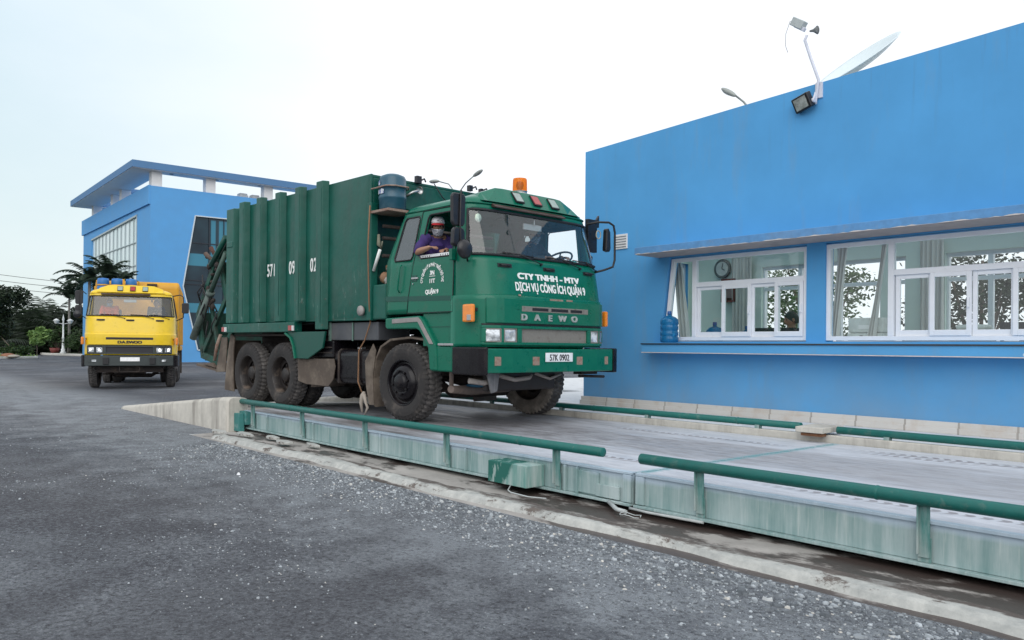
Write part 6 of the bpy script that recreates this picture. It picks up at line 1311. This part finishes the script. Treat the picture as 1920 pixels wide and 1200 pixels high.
# ---------------------------------------------------------------- vegetation on the left, behind and in front of the far building
def leafm(name, c1, c2):
    t = NT(name); r_ = t.n('NewGeometry').outputs['Random Per Island']; c = t.mix(r_, c1, c2)
    p = t.n('BsdfPrincipled', {'Base Color': c, 'Roughness': .6}); tr = t.n('BsdfTranslucent', {'Color': c}); sh = t.n('MixShader', {0: .25, 1: p.outputs[0], 2: tr.outputs[0]}); t.t.links.new(sh.outputs[0], t.out.inputs[0]); return t.m
lf_dark = leafm('dark_leaves', (.006, .014, .007), (.024, .045, .018)); lf_mid = leafm('mid_leaves', (.02, .048, .015), (.06, .11, .032)); lf_light = leafm('light_leaves', (.10, .19, .05), (.22, .34, .10)); lf_palm = leafm('palm_leaves', (.010, .026, .015), (.04, .075, .04))
bark = simple('bark', (.10, .08, .065), .9, bump=.4, sc=5); palmbark = simple('palm_trunk', (.20, .19, .17), .85, bump=.3, sc=4, var=.2)
def leaves(m, rs, blobs, n, size):
    for _ in range(n):
        c, r = blobs[rs.randrange(len(blobs))]; d = Vector((rs.gauss(0, 1), rs.gauss(0, 1), rs.gauss(0, 1))).normalized(); q = rs.random()**.45
        p = Vector(c)+Vector((d.x*r[0], d.y*r[1], d.z*r[2]))*q; a = Vector((rs.gauss(0, 1), rs.gauss(0, 1), rs.gauss(0, .6))).normalized()*size*rs.uniform(.6, 1.3); b = a.cross(Vector((rs.gauss(0, 1), rs.gauss(0, 1), rs.gauss(0, 1)))).normalized()*size*.45
        i = len(m.v); m.v += [tuple(p-a), tuple(p+b), tuple(p+a), tuple(p-b)]; m.f.append((i, i+1, i+2, i+3)); m.mi.append(0); m.sm.append(False)
def tree(loc, h, r, label, mat, seed, n=2600, size=.16, name='tree', trunk_h=.35, group=None, lean=0, cat='tree', flat=1.):
    rs = random.Random(seed); e = empty(name, (loc[0], loc[1], loc[2] if len(loc) > 2 else 0), label, cat, group=group)
    m = M(); tr = [(0, 0, 0), (lean*.3+.05*h*.1, .03, h*trunk_h*.6), (lean, 0, h*trunk_h), (lean*1.2, .1, h*.8)]; m.tube(tr, [.035*h*.6, .028*h*.6, .022*h*.6, .008*h], 8); blobs = []
    for k in range(9 if r > .7 else 5):
        a = rs.uniform(0, 6.28); rr = r*rs.uniform(.25, .75); z = h*(trunk_h+(1-trunk_h)*rs.uniform(.15, .85)); c = (lean+rr*math.cos(a), rr*math.sin(a), z); q = r*rs.uniform(.28, .5); blobs.append((c, (q, q, q*.75*flat)))
        m.tube([(lean*.8, 0, h*trunk_h*rs.uniform(.7, 1)), ((lean+c[0])/2, c[1]/2, (h*trunk_h+z)/2+.1), c], [.012*h, .008*h, .003*h], 5)
    m.build('trunk', bark, e); m = M(); leaves(m, rs, blobs+[((lean, 0, h*(.5+trunk_h/2)), (r*.6, r*.6, h*(1-trunk_h)*.42))], n, size); m.build('crown', mat, e, fixn=False); return e
def palm(loc, h, fl, label, seed, nf=15, up=.5, trunk=True, mat=None, droop=1.0, wid=.09, lw=.5, group=None, name='palm_tree'):
    rs = random.Random(seed); e = empty(name, (*loc, 0), label, 'palm tree', group=group)
    if trunk: m = M(); m.tube([(0, 0, 0), (.05, .02, h*.3), (.08, 0, h*.75), (.06, 0, h)], [.19, .13, .11, .10], 10); m.build('trunk', palmbark, e)
    for k in range(nf):
        m = M(); a = k*2.4+rs.uniform(-.2, .2); el = rs.uniform(.05, 1.25)*up*2; L = fl*rs.uniform(.8, 1.1); d = Vector((math.cos(a), math.sin(a), 0)); pts = []; p = Vector((.06, 0, h if trunk else .1)); ang = min(1.45, el+.2)
        K = 12
        for i in range(K+1):
            pts.append(p.copy()); p = p+(d*math.cos(ang)+Vector((0, 0, 1))*math.sin(ang))*L/K; ang -= droop*(.10+.10*i/K)
        m.tube(pts, [.03*(1-i/(K+1))+.006 for i in range(K+1)], 4)
        sd_ = d.cross(Vector((0, 0, 1)))
        for i in range(1, K+1):
            for sub in range(3):
                t_ = (i-1+sub/3)/K; P_ = pts[i-1].lerp(pts[i], sub/3); ll = lw*math.sin(math.pi*min(1, t_*.85+.15))**.6*(fl/2.6)
                tn = (pts[i]-pts[i-1]).normalized()
                for s in (-1, 1):
                    dr = (sd_*s+tn*.55+Vector((0, 0, -.35+rs.uniform(-.2, .2)))).normalized(); w_ = tn*wid*.5; ii = len(m.v); e_ = P_+dr*ll*rs.uniform(.85, 1.1)+Vector((0, 0, -.12*ll))
                    m.v += [tuple(P_-w_), tuple(P_+w_), tuple(P_+dr*ll*.55+w_*.8), tuple(e_), tuple(P_+dr*ll*.5-w_*.8)]; m.f.append((ii, ii+1, ii+2, ii+3, ii+4)); m.mi.append(0); m.sm.append(False)
        m.build('frond', mat or lf_palm, e, fixn=False)
    return e
# kerbed island with grass, leaning staked tree
def kerb(pts, w_, h, closed=False):
    m = M()
    for a, b in zip(pts, pts[1:]):
        m.bar((a[0], a[1], h/2), (b[0], b[1], h/2), w_, h)
    return m
isl = [(-60, -2), (-68, 2.4), (-75, 11.5), (-77.2, 14.2), (-79.5, 14.6), (-84, 12), (-100, 4)]
k_ = M(); k_.prism(isl[::-1], 0, .22, 'xy'); k_.build('kerb_island', kerb_m, kind='structure', bevel=.05)
g_ = M(); c_ = Vector((-80, 6)); g_.prism([tuple(c_+(Vector(p)-c_)*.97) for p in isl[::-1]], .2, .26, 'xy'); grass_m = simple('lawn', (.07, .13, .03), .9, dirt=(.12, .16, .04), amt=.5, sc=2, bump=.5); g_.build('lawn', grass_m, kind='structure')
m = M(); rs = random.Random(2)
for _ in range(2600):
    a, b = rs.uniform(-96, -66), rs.uniform(-1, 14.2)
    if b > 11.5+(-75-a)*1.2 or b > 14.2 or (a < -80 and b > 12+(a+84)*.5) or b < (-68-a)*.2+2 and a > -72: pass
    q = rs.uniform(.12, .35); m.add([(a-.05, b-.05, .25), (a+.05, b+.05, .25), (a+rs.uniform(-.1, .1), b, .25+q)], [(0, 1, 2)]) if (-76 < a < -70 and b < 11.5+(-75-a)*1.2 and b > 2.4) or (-79 < a <= -76 and 4 < b < 14) else None
tag(m.build('grass_tufts', lf_light, None, fixn=False), 'short bright green grass on the kerbed island', 'grass', kind='stuff')
tree((-77.8, 10.7), 5.8, 2.7, 'staked broad leaved tree with dark crown on the kerbed island at the left edge', lf_dark, 11, 9000, .17, trunk_h=.30)
for i, (dx, dy, lab) in enumerate(((.9, -1.8, 'wooden stake leaning left against the island tree'), (.6, 2.1, 'wooden stake leaning right against the island tree'), (-1.6, .8, 'wooden stake behind the island tree trunk'))):
    m = M(); m.tube([(dx, dy, .2), (0, 0, 3.0)], .05, 6); tag(m.build('tree_stake', simple('stake_wood', (.32, .26, .2), .85), None, loc=(-77.8, 10.7, 0)), lab, 'stake', 'stakes propping the island tree')
m = M(); m.sphere((0, 0, .05), (.5, .55, .22), 12, 8); tag(m.build('boulder', simple('terracotta_rock', (.28, .13, .08), .9, bump=.5, sc=3), None, loc=(-75.6, 11.8, .22)), 'reddish boulder lying on the grass of the island', 'boulder')
m = M(); m.sphere((0, 0, .02), (.35, .45, .14), 12, 8); tag(m.build('boulder', simple('pale_rock', (.35, .32, .27), .9, bump=.5, sc=3), None, loc=(-75.0, 12.1, .22)), 'pale flat boulder in front of the reddish one', 'boulder')
for i, (x, y, s) in enumerate(((-77.5, 12.6, 1.1), (-78.5, 13.3, .8), (-76.9, 12.0, .8))): tree((x, y, .2), s, .9, ['low spiky green bush right of the boulders on the island', 'small bush at the far tip of the island', 'tiny bush just behind the boulders'][i], lf_mid, 30+i, 420, .13, 'shrub', .1, 'low bushes on the island', cat='shrub')
# second planted bed with kerb
b2 = [(-71.4, 24.5), (-82, 21.7), (-90.2, 20.0), (-97.5, 18.6), (-101, 18.8), (-103, 24), (-104, 60), (-70, 60)]
k_ = M(); k_.prism(b2[::-1], 0, .25, 'xy'); k_.build('kerb_bed', kerb_m, kind='structure', bevel=.05)
g_ = M(); c_ = Vector((-88, 40)); g_.prism([tuple(c_+(Vector(p)-c_)*.985) for p in b2[::-1]], .22, .28, 'xy'); g_.build('planting_bed', simple('bed_soil', (.035, .05, .02), .95, bump=.5, sc=2), kind='structure')
k_ = M(); k_.bar((-118, -6, .12), (-112, 22, .12), .5, .25); k_.bar((-112, 22, .12), (-100, 60, .12), .5, .25); k_.build('far_kerb', kerb_m, kind='structure')
e = empty('garden_lamp', (-94.1, 19.6, .25), 'white ornamental lamp post with two lanterns in the planted bed', 'garden lamp'); wm = simple('white_enamel_lamp', (.75, .78, .78), .4)
m = M(); m.lathe([(.001, 0), (.28, 0), (.28, .15), (.18, .2), (.20, .45), (.13, .5), (.11, 1.6), (.14, 1.65), (.08, 1.7), (.07, 3.4), (.12, 3.5), (.04, 3.9), (.001, 4.1)], 14); m.tube([(-.1, -.6, 3.2), (0, 0, 3.05), (.1, .6, 3.2)], .04, 6); m.build('post', wm, e)
for s in (-1, 1): m = M(); m.lathe([(.001, 0), (.15, .05), (.24, .25), (.26, .32), (.34, .36), (.12, .52), (.001, .58)], 12, o=(s*.1, s*.62, 3.05)); m.build('lantern', wm, e)
palm((-94.9, 20.3), 6.1, 2.9, 'tall palm right behind the white lamp post', 41, 17, .55, group='palms in the planted bed')
palm((-94.0, 21.6), 7.2, 3.0, 'tallest palm, beside the left edge of the far building', 42, 17, .6, group='palms in the planted bed')
palm((-58.6, 14.8), 5.6, 2.4, 'palm in front of the far building, seen over the yellow truck cab roof', 43, 15, .6, group='palms before the far building')
palm((-61.5, 14.4), 5.7, 2.6, 'palm in front of the left end of the far building', 44, 16, .45, group='palms before the far building')
palm((-58.0, 15.6), 5.2, 1.7, 'small palm crown above the blue drums of the yellow truck', 45, 13, .6, group='palms before the far building')
for i, (x, y, n_, fl, lab) in enumerate(((-103.0, 20.4, 12, 7.6, 'clump of upright nipa fronds in the middle of the dark thicket'), (-106.5, 19.6, 11, 7.2, 'clump of upright nipa fronds nearest the island tree'), (-102, 22, 11, 6.6, 'clump of nipa fronds behind the white lamp post'), (-100, 23.3, 10, 6.6, 'clump of nipa fronds behind the tallest palm'))):
    palm((x, y), 0, fl, lab, 50+i, n_, .75, trunk=False, mat=lf_dark, droop=.55, wid=.16, lw=.75, group='nipa palm clumps', name='nipa_palm')
labs = ['dark round tree at the far left edge', 'dark bushy tree behind the staked tree', 'dark tree behind the pale young tree', 'dark tree between the nipa clumps', 'dark tree behind the columnar bush', 'dark tree touching the far building', 'wide dark tree at the back of the thicket', 'low dark tree behind the lamp post']
for i, (x, y, h, r) in enumerate(((-121.4, 15.5, 5.8, 5), (-120.1, 20.2, 4.6, 5), (-123.1, 22.9, 4.8, 5), (-116.9, 23.8, 4.4, 5), (-111.1, 24.4, 4.8, 5), (-105.7, 24.7, 5.2, 5), (-128, 25, 5.0, 7), (-101, 21.5, 3.4, 3.4))):
    tree((x, y), h, r, labs[i], lf_dark, 60+i, 5200, .34, trunk_h=.06, group='dark trees of the thicket', flat=1.3)
tree((-91.3, 16.7), 3.0, 1.3, 'pale green young tree with big leaves between the two kerbs', lf_light, 80, 700, .24, trunk_h=.35)
tree((-96.8, 19.7, .25), 3.3, 1.3, 'clipped columnar bush left of the white lamp post', lf_mid, 81, 1500, .14, 'shrub', .1, 'clipped bushes in the bed', cat='shrub')
tree((-92.8, 20.8, .25), 3.2, 1.7, 'broad clipped bush right of the white lamp post', lf_mid, 82, 1800, .14, 'shrub', .1, 'clipped bushes in the bed', cat='shrub')
tree((-90.5, 21.6, .25), 2.2, 1.5, 'low bush beside the front of the yellow truck', lf_dark, 83, 1400, .14, 'shrub', .1, 'clipped bushes in the bed', cat='shrub')
m = M(); m.lathe([(.001, 0), (.35, 0), (.5, .55), (.45, .55), (.001, .5)], 14); tag(m.build('plant_pot', simple('dark_red_pot', (.16, .03, .025), .6), None, loc=(-96.5, 19.3, .25)), 'dark red pot at the foot of the columnar bush', 'pot')
# trees behind the office, seen through its rear windows
for i, (x, y, h, r, mt) in enumerate(((-14.5, 21.5, 3.6, 1.9, lf_mid), (-11, 20.5, 4.6, 2.3, lf_mid), (-7.2, 21, 4.4, 2.4, lf_dark), (-3.5, 20.5, 4.2, 2.3, lf_mid), (.5, 20, 4.6, 2.4, lf_dark), (4.5, 20, 4.2, 2.2, lf_mid))):
    tree((x, y), h, r, ['leafy tree seen through the narrow left pane of the office', 'leafy tree behind the office at its left end', 'dark tree seen through the left office window', 'leafy tree seen through the right office window', 'dark tree seen through the right end of the office windows', 'leafy tree behind the right end of the office'][i], mt, 90+i, 4200, .075, trunk_h=.12, group='trees behind the office')
# overhead wires on two poles outside the picture
wm_ = simple('wire_black', (.05, .05, .05), .5)
ends = [((-146, -.5, 15.4), (-116, 34, 9.0)), ((-146, -.5, 14.4), (-116, 34, 8.3)), ((-146, -.5, 13.4), (-117, 33, 7.6))]
for i, (a, b) in enumerate(ends):
    m = M(); a = Vector(a); b = Vector(b); m.tube([a.lerp(b, t/14)-Vector((0, 0, 1.2*4*(t/14)*(1-t/14))) for t in range(15)], .045, 4); tag(m.build('power_line', wm_, None), ['top', 'middle', 'lowest'][i]+' of the three power lines crossing the sky at the left', 'power line', 'overhead power lines')
